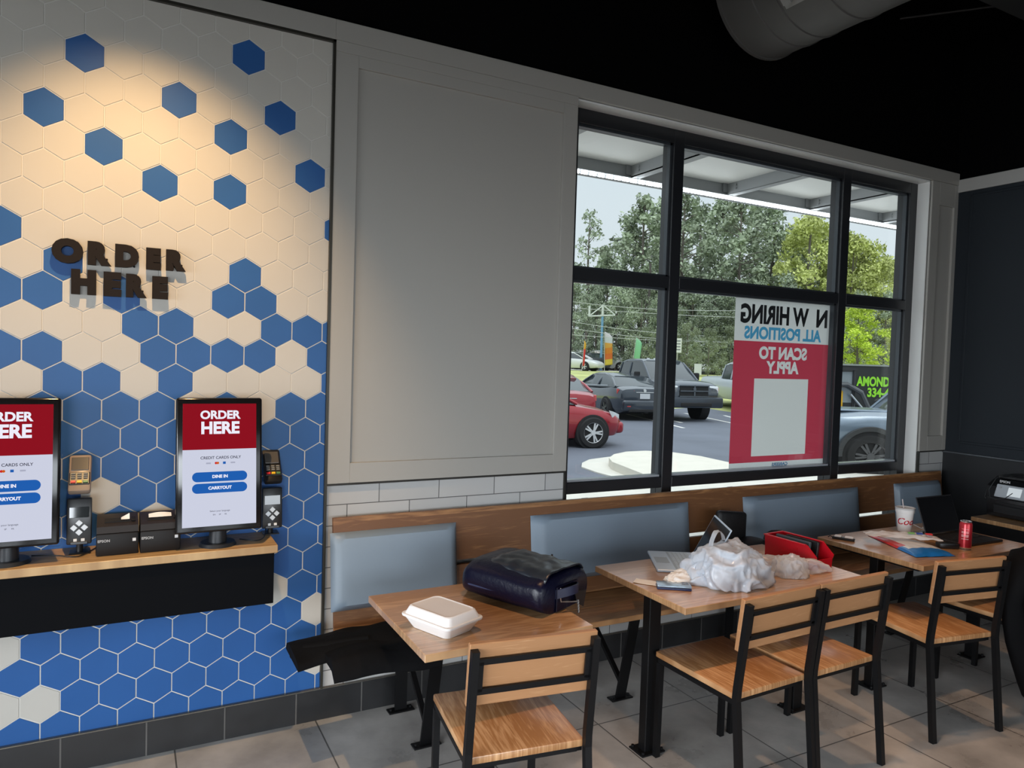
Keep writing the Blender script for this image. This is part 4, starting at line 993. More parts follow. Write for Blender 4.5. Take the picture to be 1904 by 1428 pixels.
for (x0, y0, x1, y1) in ((14.2, 12.4, 15.6, 16.9), (15.35, 13.8, 16.6, 17.6), (16.9, 12.9, 18.3, 17.0), (19.2, 11.9, 20.6, 16.0), (18.0, 13.6, 19.2, 15.9)):
    d = Vector((x1 - x0, y1 - y0, 0)); q.box(((x0 + x1) / 2, (y0 + y1) / 2, GZ + .004), (.11, d.length, .004), rz=math.atan2(-d.x, d.y))
struct(q.build('road_marking', PAINT, smooth=0))
# exterior facade skin and the canopy over the window
CG = mat('canopy_grey', (.36, .37, .38), .45, .3); CS = mat('canopy_soffit', (.88, .88, .86), .5)
cp = empty('window_canopy', (4, .32, 3.4)); tag(cp, 'grey metal canopy with bright perforated edge outside the window', 'canopy')
q = MB(); q.box((1.0, .67, .045), (14, 1.34, .03)); q.build('soffit_panel', CS, cp, 0)
q = MB(); q.box((1.0, 1.35, .075), (14, .06, .28), bev=.004); q.box((1.0, 1.35, -.068), (14, .08, .010)); q.box((1.0, -.05, .0), (14, .04, .08)); q.build('edge_beam', CG, cp, 0)
for i, x in enumerate((-3.1, -1.75, -1.16, -.05, 1.06, 2.17, 3.3, 4.4, 5.5)):
    if i == 1: continue
    q = MB(); q.box((x, .66, -.02), (.010, 1.30, .10)); q.box((x + .04, .66, -.066), (.09, 1.30, .008)); q.box((x, 1.312, -.01), (.12, .012, .08))
    for dz in (.0, .03): q.cyl((x - .006, 1.20, -.03 + dz), (x - .018, 1.20, -.03 + dz), .010, n=8)
    q.build('rafter', CG, cp, 0)
q = MB()
for i in range(130):
    q.box((-4.5 + i * .085, 1.35, -.090), (.052, .040, .028), bev=.008, seg=2)
q.build('light_strip', mat('strip_lens', (.9, .9, .9), .4, emit=(.9, .95, 1.), estr=10), cp)
q = MB(); q.box((1.0, 1.35, -.108), (14, .035, .006)); q.build('strip_rail', CG, cp, 0)

# ------------------------------------------------------------------ cars
CGL = mat('car_glass', (.03, .04, .045), .05, spec=.9); TIRE = mat('tyre_rubber', (.012, .012, .013), .8); RIM = mat('alloy_rim', (.62, .63, .65), .3, .2)
RIMD = mat('dark_rim', (.10, .10, .105), .35, .6); CHR = mat('chrome', (.6, .62, .64), .15, .9); HL = mat('headlamp', (.75, .78, .80), .1, spec=.8); TLM = mat('tail_lamp', (.55, .05, .05), .15, spec=.8)
def section(w, zl, zt, cr=.03):
    h = zt - zl
    P = [(.86 * w, zl), (.97 * w, zl + .22 * h), (w, zl + .55 * h), (.985 * w, zl + .80 * h), (.92 * w, zl + .95 * h), (.78 * w, zt), (.35 * w, zt + cr)]
    return P + [(-y, z) for y, z in P[::-1]]
def make_wheel(par, x, y, R, Wd, rim, sp=5):
    s = 1 if y > 0 else -1
    q = MB(); q.lathe([(R * .66, -Wd / 2), (R * .93, -Wd / 2), (R, -Wd * .32), (R, Wd * .32), (R * .93, Wd / 2), (R * .66, Wd / 2), (R * .60, Wd * .30)], n=36)
    M = Matrix.Translation((x, y, R)) @ Matrix.Rotation(PI / 2, 4, 'X')
    t = q.build('wheel', TIRE, par, M=M)
    q = MB(); q.lathe([(R * .67, Wd * .5), (R * .64, Wd * .46), (R * .61, Wd * .30), (R * .60, -Wd * .2)], n=36)
    for i in range(sp):
        a = 2 * PI * i / sp
        for da in (-.16, .16): q.box((0, 0, 0), (R * .56, R * .10, Wd * .10), M=Matrix.Rotation(a + da, 4, 'Z') @ Matrix.Translation((R * .34, 0, Wd * .40)))
    q.cyl((0, 0, Wd * .25), (0, 0, Wd * .47), R * .16, n=16); q.cyl((0, 0, -Wd * .1), (0, 0, -Wd * .05), R * .6, n=24, s=1)
    q.build('rim', [rim, TIRE], t, M=M @ Matrix.Rotation(PI if s > 0 else 0, 4, 'X'))
def car(name, loc, yaw, body, roofst, paint, R=.33, xw=(-1.45, 1.42), Wd=.21, rim=RIM, sp=5, label='', cat='car', group=None, wb=.80, wt=.60, lower=None, front=None, rear=None, detail=True, flare=False, mirror=None, trims=()):
    """local +x is the nose. body: (x, z_low, z_top, half_width); roofst: (x, z_belt, z_roof)"""
    c = empty(name, loc, yaw); tag(c, label, cat, group)
    q = MB(); q.loft([[(x, y, z) for y, z in section(w, zl, zt)] for x, zl, zt, w in body]); 
    bo = q.build('body', [paint], c, 40)
    hw = max(b_[3] for b_ in body)
    if lower:
        q = MB(); q.loft([[(x, y * 1.012, z) for y, z in section(w, zl - .01, zl + lower[1])] for x, zl, zt, w in body]); q.build('lower_cladding', lower[0], c, 40)
    q = MB(); rg = []
    for x, zb, zr in roofst:
        k = (zr - zb) / max(1e-3, max(r_[2] - r_[1] for r_ in roofst)); wtt = wb + (wt - wb) * k
        P = [(wb, zb - .02), (wtt, max(zb, zr - .05)), (wtt * .9, zr)]
        rg.append([(x, y, z) for y, z in P + [(-y, z) for y, z in P[::-1]]])
    q.loft(rg); q.build('cabin_window', CGL, c, 35)
    top = [r_ for r_ in roofst if r_[2] - r_[1] > .55 * max(t[2] - t[1] for t in roofst)]
    q = MB(); rg = []
    for x, zb, zr in top:
        rg.append([(x, y, z) for y, z in ((wt * 1.03, zr - .075), (wt * 1.0, zr - .02), (wt * .85, zr + .015), (-wt * .85, zr + .015), (-wt * 1.0, zr - .02), (-wt * 1.03, zr - .075))])
    q.loft(rg); q.build('roof', paint, c, 40)
    q = MB()
    def pil(x0, z0, x1, z1, r=.035):
        for s in (-1, 1): q.tube([(x0, s * wb * 1.0, z0), ((x0 + x1) / 2, s * (wb + wt) / 2 * 1.01, (z0 + z1) / 2), (x1, s * wt * 1.02, z1 - .05)], r, 6)
    f0, f1 = roofst[0], roofst[-1]
    t0, t1 = top[0], top[-1]
    pil(f0[0], f0[1], t0[0], t0[2]); pil(f1[0], f1[1], t1[0], t1[2]); mx = (t0[0] + t1[0]) / 2; pil(mx - .05, f0[1], mx - .05, t0[2])
    q.build('window_pillar', paint, c, 40)
    for x in xw:
        for s in (-1, 1):
            q = MB(); q.cyl((x, s * (hw - .30), R * 1.02), (x, s * (hw + .004), R * 1.02), R * 1.14, n=32); q.build('wheel_arch', TIRE, c)
            if flare:
                q = MB(); n = 26; rg = []
                for i in range(n):
                    a = PI * (-.02 + 1.04 * i / (n - 1)); rg.append([(x + k * R * math.cos(a), s * (hw + yy), R * 1.02 + k * R * math.sin(a)) for k, yy in ((1.14, .03), (1.34, .05), (1.36, -.02), (1.12, -.02))])
                q.loft(rg); q.build('fender_flare', mat('flare_plastic', (.035, .037, .04), .6), c)
            make_wheel(c, x, s * (hw - Wd / 2 + .045), R, Wd, rim, sp)
    if front: front(c)
    if rear: rear(c)
    return c
def bx(par, nm, m, c_, d, **k): q = MB(); q.box(c_, d, **k); return q.build(nm, m, par)
SED = [(-2.42, .45, .82, .66), (-2.36, .30, .98, .80), (-2.15, .22, 1.05, .87), (-1.6, .20, 1.05, .90), (-.8, .20, .99, .91), (.5, .20, .96, .91), (1.2, .20, .92, .90), (1.85, .22, .82, .87), (2.2, .25, .72, .80), (2.38, .30, .60, .66), (2.42, .36, .52, .52)]
SRF = [(-1.95, 1.05, 1.06), (-1.25, 1.03, 1.36), (-.65, 1.0, 1.45), (.0, .98, 1.45), (.35, .97, 1.41), (1.28, .93, .94)]
RP = mat('red_car_paint', (.33, .012, .022), .22, .25, coat=.8); BP = mat('dark_blue_grey_paint', (.030, .040, .055), .2, .3, coat=.9); GP = mat('gunmetal_paint', (.055, .070, .090), .25, .35, coat=.8)
WP = mat('white_car_paint', (.66, .68, .70), .3, coat=.6); SP = mat('silver_blue_paint', (.17, .22, .28), .28, .4, coat=.6); WPU = mat('pale_grey_paint', (.46, .50, .54), .3, .2, coat=.6)
def fr_sedan(c):
    for s in (-1, 1):
        q = MB(); q.loft([[(2.12, s * .80, .62), (2.10, s * .83, .78), (2.02, s * .80, .80)], [(2.36, s * .60, .56), (2.35, s * .62, .70), (2.28, s * .58, .74)]]); q.build('headlight', HL, c)
        bx(c, 'mirror', RP, (.75, s * .98, .98), (.12, .2, .12), bev=.04, seg=2)
    bx(c, 'front_bumper', RP, (2.33, 0, .42), (.24, 1.42, .26), bev=.08, seg=3)
yr = math.radians(90 - 101)
car('sedan_car', (9.0 - 1.42 * math.cos(yr) - .80 * math.sin(yr) * -1, 9.35 - 1.42 * math.sin(yr) + .80 * math.cos(yr), GZ), yr, SED, SRF, RP, rim=RIM, xw=(-1.45, 1.62), label='red sedan nearest the window, seen from its front wheel forward', front=fr_sedan, sp=5)
def re_sedan(pm, plate=True):
    def f(c):
        for s in (-1, 1): 
            q = MB(); q.loft([[(-2.385, s * .35, .86), (-2.385, s * .35, .95), (-2.34, s * .35, .96)], [(-2.20, s * .86, .84), (-2.20, s * .86, .98), (-2.12, s * .84, .99)]]); q.build('taillight', TLM, c)
        bx(c, 'trunk_strip', CHR, (-2.40, 0, .90), (.04, .6, .02)); q = MB(); q.cyl((-2.42, 0, .955), (-2.36, 0, .955), .05, n=16); q.build('badge', CHR, c)
        if plate: bx(c, 'license_plate', mat('plate_white', (.6, .62, .65), .5), (-2.425, 0, .78), (.02, .34, .16))
        bx(c, 'rear_bumper', pm, (-2.33, 0, .48), (.26, 1.5, .36), bev=.08, seg=3); bx(c, 'diffuser', TIRE, (-2.42, 0, .33), (.10, 1.1, .10), bev=.02)
        for s in (-1, 1): bx(c, 'reflector', TLM, (-2.46, s * .55, .46), (.02, .12, .03)); bx(c, 'mirror', pm, (.75, s * .98, .98), (.12, .2, .12), bev=.04, seg=2)
        q = MB(); 
        for s in (-1, 1): q.tube([(-1.98, s * .81, 1.07), (-1.2, s * .70, 1.30), (-1.5, s * .86, 1.07), (.9, s * .83, 1.00)][2:], .014, 6)
        q.build('chrome_strip', CHR, c)
    return f
yb_ = math.radians(90 - 12)
car('sedan_car', (14.43 + 2.4 * math.cos(yb_), 14.50 + 2.4 * math.sin(yb_), GZ), yb_, SED, SRF, BP, rim=RIMD, label='dark blue grey sedan seen from behind with a white plate', rear=re_sedan(BP))
yk = math.radians(90 - 20)
car('sedan_car', (9.75 + 2.4 * math.cos(yk), 11.75 + 2.4 * math.sin(yk), GZ), yk, SED, SRF, RP, rim=RIM, label='red sedan parked behind the nearest one, only its tail showing', rear=re_sedan(RP))
# pickups
PK_B = [(-2.9, .62, 1.24, .90), (-2.86, .52, 1.32, .97), (-1.0, .50, 1.32, .99), (-.8, .48, 1.30, .99), (1.0, .48, 1.28, .99), (1.5, .50, 1.30, .99), (2.4, .55, 1.26, .98), (2.78, .60, 1.18, .93), (2.86, .62, 1.08, .86)]
PK_R = [(-.98, 1.28, 1.30), (-.86, 1.28, 1.88), (-.5, 1.28, 1.95), (.55, 1.27, 1.95), (.75, 1.27, 1.90), (1.55, 1.27, 1.29)]
def fr_truck(pm):
    def f(c):
        bx(c, 'grille', TIRE, (2.86, 0, .98), (.06, 1.02, .36), bev=.02)
        q = MB(); q.box((2.90, 0, .98), (.03, .05, .34)); q.box((2.90, 0, .98), (.03, 1.0, .04)); q.box((2.90, 0, 1.15), (.03, 1.04, .03)); q.box((2.90, 0, .81), (.03, 1.04, .03)); q.box((2.905, 0, 1.02), (.03, .12, .13), bev=.02); q.build('grille_cross', GP if pm is GP else CHR, c)
        for s in (-1, 1):
            bx(c, 'headlight', HL, (2.76, s * .72, 1.02), (.20, .34, .24), bev=.04, seg=2); bx(c, 'turn_signal', mat('amber_lamp', (.8, .2, .03), .3), (2.74, s * .90, 1.04), (.12, .05, .12), bev=.01)
            bx(c, 'mirror', TIRE, (1.05, s * 1.12, 1.40), (.12, .20, .26), bev=.04, seg=2)
        bx(c, 'front_bumper', mat('bumper_blue_grey', (.05, .06, .075), .35, .3), (2.92, 0, .62), (.24, 1.95, .34), bev=.06, seg=2); bx(c, 'bumper_insert', TIRE, (3.03, 0, .56), (.06, 1.1, .12), bev=.02)
        q = MB()
        for y in (-.45, -.2, .2, .45, 0): q.box((.5, y, 1.975), (.05, .10, .03), bev=.01)
        q.build('roof_marker', HL, c)
    return f
yt = math.radians(90 - 192)
car('pickup_truck', (15.98 - 2.9 * math.cos(yt), 13.96 - 2.9 * math.sin(yt), GZ), yt, PK_B, PK_R, GP, R=.42, xw=(-1.9, 1.75), Wd=.28, rim=RIMD, sp=6, label='gunmetal pickup truck facing the restaurant with a black grille', cat='pickup truck', wb=.88, wt=.74, front=fr_truck(GP))
car('pickup_truck', (21.75, 17.0, GZ), math.radians(90 - 200), PK_B, PK_R, WPU, R=.40, xw=(-1.9, 1.75), Wd=.26, label='pale pickup truck half hidden behind the hiring poster', cat='pickup truck', wb=.88, wt=.74, front=fr_truck(WPU))
# near silver blue 4x4
FX = [(-2.4, .55, 1.10, .86), (-2.3, .45, 1.20, .94), (-.5, .42, 1.20, .95), (.9, .42, 1.18, .95), (1.4, .45, 1.17, .95), (1.9, .48, 1.12, .92), (2.12, .52, 1.04, .86), (2.2, .56, .95, .80)]
FR_ = [(-2.25, 1.18, 1.20), (-2.2, 1.18, 1.84), (-1.2, 1.18, 1.88), (.1, 1.17, 1.86), (.3, 1.17, 1.80), (.85, 1.17, 1.18)]
def fr_suv(c):
    for s in (-1, 1): bx(c, 'headlight', HL, (2.12, s * .70, .92), (.16, .30, .16), bev=.03); bx(c, 'mirror', TIRE, (.65, s * 1.05, 1.28), (.12, .2, .2), bev=.04)
    bx(c, 'front_bumper', mat('flare_plastic', (.035, .037, .04), .6), (2.16, 0, .58), (.26, 1.8, .26), bev=.05); bx(c, 'hood_bulge', SP, (1.4, 0, 1.20), (1.1, .9, .05), bev=.02)
ys_ = math.radians(90 + 52)
sv = car('suv_car', (12.45 - 1.35 * math.cos(ys_) - .82 * math.sin(ys_), 5.90 - 1.35 * math.sin(ys_) + .82 * math.cos(ys_), GZ), ys_, FX, FR_, SP, R=.40, xw=(-1.45, 1.35), Wd=.26, rim=RIMD, sp=6, label='silver blue off-road vehicle whose front wheel fills the narrow window pane', cat='off-road vehicle', wb=.86, wt=.72, front=fr_suv, flare=True); sv.scale = (1, 1, .93)
# far cars
CARS_FAR = 'cars parked across the road'
FSUV = [(x, zl, zt + .1, w) for x, zl, zt, w in SED]; FSR = [(-2.2, 1.12, 1.14), (-1.9, 1.12, 1.68), (-.8, 1.1, 1.74), (.3, 1.08, 1.70), (1.1, 1.02, 1.03)]
car('far_car', (37.9, 51.3, .88), math.radians(150), FSUV, FSR, WP, R=.36, label='white four by four parked across the road', group=CARS_FAR)
car('far_car', (36.9, 48.6, .88), math.radians(-35), SED, SRF, WP, R=.34, label='silver car with sloping nose across the road beside the orange feather flag', group=CARS_FAR)
car('far_car', (35.3, 48.2, .86), math.radians(80), SED, SRF, mat('dark_far_paint', (.03, .035, .04), .3), R=.34, label='dark car parked between the two white ones across the road', group=CARS_FAR)
car('far_car', (31.6, 45.2, .86), math.radians(-60), SED, SRF, WP, R=.34, label='white car across the road cut off by the panelled wall', group=CARS_FAR)

# ------------------------------------------------------------------ feather flags, signs, wires
def flag(x, y, z0, h, w, cols, label, lean):
    f = empty('feather_flag', (x, y, z0)); tag(f, label, 'flag', 'feather flags across the road'); f.rotation_euler = (0, lean, -.7)
    q = MB(); q.cyl((0, 0, -.3), (0, 0, h * .98), .025, .015, 8); q.build('pole', mat('flag_pole', (.5, .5, .5), .4), f)
    q = MB(); n = len(cols) * 4
    def fn(u, v):
        zz = h * (.16 + .84 * v); wid = w * min(1, ((1 - v) / .16)) ** .5 if v > .84 else w
        return Vector((.02 + wid * u, .05 * math.sin(v * 6 + u * 2), zz - .12 * u * (1 if v > .5 else -1) * w))
    q.grid(5, n + 1, fn); o = q.build('banner', [film('flag_' + str(i) + label[:6], c_, .4) for i, c_ in enumerate(cols)], f, 60, fix=False)
    for p in o.data.polygons: p.material_index = min(len(cols) - 1, (p.index % n) * len(cols) // n)
    s_ = o.modifiers.new('t', 'SOLIDIFY'); s_.thickness = .012
flag(30.45, 39.3, .88, 2.95, .55, [(.75, .6, .1), (.75, .22, .06), (.75, .30, .05), (.75, .45, .1), (.65, .68, .72), (.7, .68, .72)], 'orange and white feather flag across the road', -.03)
flag(32.25, 38.5, .88, 2.6, .45, [(.36, .74, .46)] * 3, 'pale green feather flag across the road', .10)
flag(30.15, 41.8, .88, 2.3, .14, [(.8, .1, .08), (.8, .08, .08), (.8, .5, .05)], 'narrow red and orange feather flag in front of the shop', .05)
# pole sign frame
ps = empty('sign_frame', (34.95, 46.2, .85), math.radians(-30)); tag(ps, 'empty white truss sign frame on a blue pole', 'sign frame')
q = MB(); q.cyl((0, 0, 0), (0, 0, 4.5), .10, n=12); q.build('pole', mat('pole_blue', (.16, .34, .52), .5), ps)
TW_ = mat('truss_white', (.62, .66, .62), .5); q = MB()
for a, c_, r in (((-1.15, 0, 4.5), (1.05, 0, 4.65), .06), ((-1.1, 0, 4.5), (-1.1, 0, 5.35), .09), ((0, 0, 4.55), (0, 0, 5.5), .10), ((-1.0, 0, 4.6), (0, 0, 5.4), .05), ((1.0, 0, 4.7), (0, 0, 5.45), .05)): q.cyl(a, c_, r, n=8)
q.cyl((1.12, 0, 4.80), (1.12, 0, 4.95), .07, n=10); q.build('truss', TW_, ps)
# shop
sh = empty('shop_building', (37.6, 60.5, .88), math.radians(-30)); tag(sh, 'blue and white shop front across the road beside the wall edge', 'building')
SW = mat('shop_white', (.62, .64, .66), .6); SB = mat('shop_blue', (.16, .36, .60), .5)
bx(sh, 'wall', SW, (-2.5, 1.5, 3.1), (8.6, 3, 2.5)); bx(sh, 'wall', mat('shop_dark', (.02, .022, .025), .4), (-2.5, 2.0, .95), (8.2, 2, 1.9)); bx(sh, 'fascia', SB, (-2.5, -.05, 4.25), (9.0, .5, .35)); bx(sh, 'corner_post', SB, (1.55, .0, .95), (.45, .4, 1.9)); bx(sh, 'corner_post', SB, (1.9, -.02, 3.2), (.22, .4, 2.1))
q = MB(); 
for i, h_ in enumerate((.5, .55, .45, .55, .5, 0, .55, .5, .55, .45, .5, .55)):
    if h_: q.box((-4.2 + i * .46, -.03, 3.1), (.16, .05, h_)); q.box((-4.2 + i * .46 + .12, -.03, 3.1 + .15 * (-1) ** i), (.14, .05, .12))
q.build('sign_lettering', mat('letter_grey', (.14, .15, .17), .6), sh, 0)
# small signs
for (x, y, z0, z1, w, h, lab) in ((30.4, 31.5, .75, 2.8, .50, .90, 'white roadside sign with small dark printing beside the mullion'), (23.9, 22.5, .55, 1.45, .34, .52, 'small pale sign on a short post behind the pickup truck')):
    s_ = empty('post_sign', (x, y, z0), math.radians(-40)); tag(s_, lab, 'sign', 'small post signs')
    q = MB(); q.cyl((0, .03, 0), (0, .03, z1 - z0), .03, n=8); q.build('post', mat('post_grey', (.4, .4, .38), .6), s_)
    bx(s_, 'panel', mat('sign_pale', (.62, .64, .62), .6), (0, 0, z1 - z0), (w, .03, h))
    if h > .6:
        q = MB()
        for i in range(4): q.box((0, -.018, z1 - z0 + .28 - i * .18), (w * .7, .006, .06))
        q.build('printing', mat('letter_grey', (.14, .15, .17), .6), s_)
WIRE = mat('wire_grey', (.42, .44, .44), .5)
for i, (a, c_) in enumerate((((24.2, 40.7, 6.12), (37.5, 33.6, 5.45)), ((24.2, 40.5, 4.85), (37.5, 33.4, 3.60)), ((24.2, 40.5, 4.35), (37.5, 33.3, 3.25)), ((22, 41.9, 5.7), (44, 30.0, 5.1)), ((24.2, 40.5, 3.6), (44, 29.6, 3.5)))):
    pts = [Vector(a).lerp(Vector(c_), t / 16) - Vector((0, 0, .35 * math.sin(PI * t / 16))) for t in range(17)]
    tag(MB().tube(pts, .020, 5).build('overhead_wire', WIRE), ('highest', 'second highest', 'middle', 'second lowest', 'lowest')[i] + ' of the overhead wires crossing in front of the trees', 'wire', 'overhead wires')
up = empty('utility_pole', (40.4, 47.0, .85)); tag(up, 'thin grey utility pole standing among the trees', 'pole'); q = MB(); q.cyl((0, 0, 0), (0, 0, 9.5), .13, .10, 10); q.build('pole', mat('pole_wood', (.09, .08, .07), .8), up)
# black hoarding with lime lettering, seen in the narrow pane
tr_ = empty('printed_trailer', (21.6, 12.2, GZ), math.radians(-30)); tag(tr_, 'black trailer side with lime green words and a phone number', 'trailer')
bx(tr_, 'box_body', mat('trailer_black', (.012, .014, .014), .35), (0, .9, 1.14), (5.4, 1.8, 1.62), bev=.02)
bx(tr_, 'top_rail', mat('rail_grey', (.30, .33, .30), .3, .5), (0, -.02, 1.97), (5.4, .06, .05)); bx(tr_, 'skirt', TIRE, (0, .0, .30), (5.4, .06, .1))
for x in (-1.2, -.2): make_wheel(tr_, x, .10, .34, .2, RIMD)
LIME = mat('lime_letter', (.30, .75, .03), .4)
text('lettering', 'AMOND', .42, LIME, tr_, face_y(.38, -.012, 1.42), .004, .018, sx=.66); text('lettering', '334-4', .40, LIME, tr_, face_y(.56, -.012, 1.06), .004, .016, sx=.78)
# skid steer loader
sk = empty('skid_loader', (18.72, 10.62, GZ), math.radians(-30)); tag(sk, 'yellow and black skid steer loader behind the off-road vehicle', 'loader')
YEL = mat('machine_yellow', (.75, .42, .01), .35); DK = mat('machine_black', (.02, .02, .022), .5)
bx(sk, 'body', YEL, (-.62, .4, .88), (1.15, .9, .72), bev=.08, seg=2); bx(sk, 'chassis', DK, (-.5, .4, .40), (1.6, .9, .40), bev=.05)
q = MB()
for x, y in ((-.42, -.05), (.22, -.05), (-.42, .85), (.22, .85)): q.tube([(x, y, .7), (x, y, 1.80)], .04, 6)
q.box((-.10, .40, 1.83), (.80, 1.0, .06)); q.build('cab_frame', DK, sk)
bx(sk, 'cab_glass', mat('cab_glass', (.20, .24, .26), .1, spec=.8), (-.1, .40, 1.3), (.58, .85, .90))
q = MB(); q.tube([(-1.0, -.12, 1.35), (.0, -.12, 1.38), (.42, -.12, 1.15), (.62, -.12, .75), (.70, -.12, .35)], .075, 8); q.tube([(-1.0, .92, 1.35), (.0, .92, 1.38), (.42, .92, 1.15), (.62, .92, .75), (.70, .92, .35)], .075, 8); q.build('lift_arm', mat('arm_grey', (.10, .105, .11), .35, .3), sk)
q = MB(); q.tube([(.1, -.14, 1.1), (.55, -.14, .6)], .035, 8); q.build('hydraulic_ram', CHR, sk)
bx(sk, 'bucket', mat('steel_bucket', (.32, .32, .30), .4, .5), (1.0, .4, .35), (.5, 1.5, .45), bev=.05)
for x in (-1.0, -.1): make_wheel(sk, x, -.02, .36, .26, YEL)

# ------------------------------------------------------------------ trees
BARK = mat('bark', (.16, .14, .12), .9)
def leafmat(n, c, v=.35):
    m, nt, b_ = _nt(n); L = nt.links
    g = nt.nodes.new('ShaderNodeNewGeometry'); ns = nt.nodes.new('ShaderNodeTexNoise'); ns.inputs['Scale'].default_value = .55; ns.inputs['Detail'].default_value = 4
    L.new(g.outputs['Position'], ns.inputs['Vector']); r = nt.nodes.new('ShaderNodeValToRGB'); r.color_ramp.elements[0].position = .32; r.color_ramp.elements[1].position = .68
    r.color_ramp.elements[0].color = (*[x * (1 - v) for x in c], 1); r.color_ramp.elements[1].color = (*[x * (1 + v) for x in c], 1)
    L.new(ns.outputs['Fac'], r.inputs['Fac']); L.new(r.outputs['Color'], b_.inputs['Base Color']); b_.inputs['Roughness'].default_value = .8; b_.inputs['Specular IOR Level'].default_value = .2
    b_.inputs['Subsurface Weight'].default_value = 0
    MATS[n] = m; return m
LP = leafmat('pine_leaf', (.37, .43, .31)); LY = leafmat('yellow_green_leaf', (.50, .55, .20)); LD = leafmat('dark_leaf', (.31, .36, .27)); LN = leafmat('bright_leaf', (.50, .62, .09)); LS = leafmat('shrub_leaf', (.25, .29, .19))
def tree_proto(kind, seed):
    rnd = random.Random(seed); r = empty('tree', (0, 0, 0)); H = 1.0
    q = MB(); th = .012 if kind != 'thin' else .009
    q.tube([(0, 0, -.02), (.006, .004, .3), (-.006, .0, .6), (.0, .004, .93)], th, 6, rs=[th * 1.2, th, th * .7, th * .25])
    blobs = []
    if kind in ('p', 'thin'):
        nb = 46 if kind == 'p' else 24; z0 = .38 if kind == 'p' else .42; wr = .19 if kind == 'p' else .13
        for i in range(nb):
            z = z0 + (1 - z0) * (i + rnd.random()) / nb; t = (z - z0) / (1 - z0); R_ = wr * (math.sin(PI * min(1, t * .80 + .22)) ** .8) * (.4 + .6 * rnd.random())
            a = rnd.random() * 2 * PI; c_ = (R_ * math.cos(a), R_ * math.sin(a), z - .01); blobs.append((c_, .032 + .03 * rnd.random()))
            q.tube([(0, 0, z - .05), (c_[0] * .6, c_[1] * .6, z - .015), c_], .002, 4, rs=[.003, .002, .001])
    else:
        nb = 60; z0 = .12
        for i in range(nb):
            z = z0 + (1 - z0) * (i + rnd.random()) / nb; t = (z - z0) / (1 - z0); R_ = (.30 if kind != 's' else .50) * math.sin(PI * min(1, t * .78 + .20)) ** .7 * rnd.random() ** .5
            a = rnd.random() * 2 * PI; blobs.append(((R_ * math.cos(a), R_ * math.sin(a), z - .03), .05 + .035 * rnd.random()))
            if i % 4 == 0: q.tube([(0, 0, z * .7), (R_ * math.cos(a) * .8, R_ * math.sin(a) * .8, z)], .003, 4)
    q.build('trunk', BARK, r)
    q = MB(); bm = q.b; ls = .0115 if kind in ('p', 'thin') else .0115
    per = {'p': 66, 'thin': 34}.get(kind, 130)
    for c_, R_ in blobs:
        for k in range(per):
            d = Vector((rnd.gauss(0, 1), rnd.gauss(0, 1), rnd.gauss(0, .6))); d.normalize(); d *= R_ * rnd.random() ** .45
            p = Vector(c_) + d; n_ = Vector((rnd.gauss(0, 1), rnd.gauss(0, 1), rnd.gauss(0, 1) + .6)).normalized(); a = n_.orthogonal().normalized(); b_ = n_.cross(a); s_ = ls * (.6 + .8 * rnd.random())
            an = rnd.random() * 6.28; a2_ = a * math.cos(an) + b_ * math.sin(an); b2_ = n_.cross(a2_)
            bm.faces.new([bm.verts.new(p + a2_ * s_), bm.verts.new(p + b2_ * s_ * .6), bm.verts.new(p - a2_ * s_), bm.verts.new(p - b2_ * s_ * .6)])
    m = {'p': LP, 'thin': LP, 'y': LY, 'd': LD, 'n': LN, 's': LS, 'b': LP}[kind]
    q.build('foliage', m, r, 0, fix=False)
    return r
PRO = {k: [tree_proto(k, 10 * i + j) for j in range(n)] for i, (k, n) in enumerate((('p', 3), ('thin', 1), ('y', 2), ('d', 2), ('n', 1), ('s', 2), ('b', 2)))}
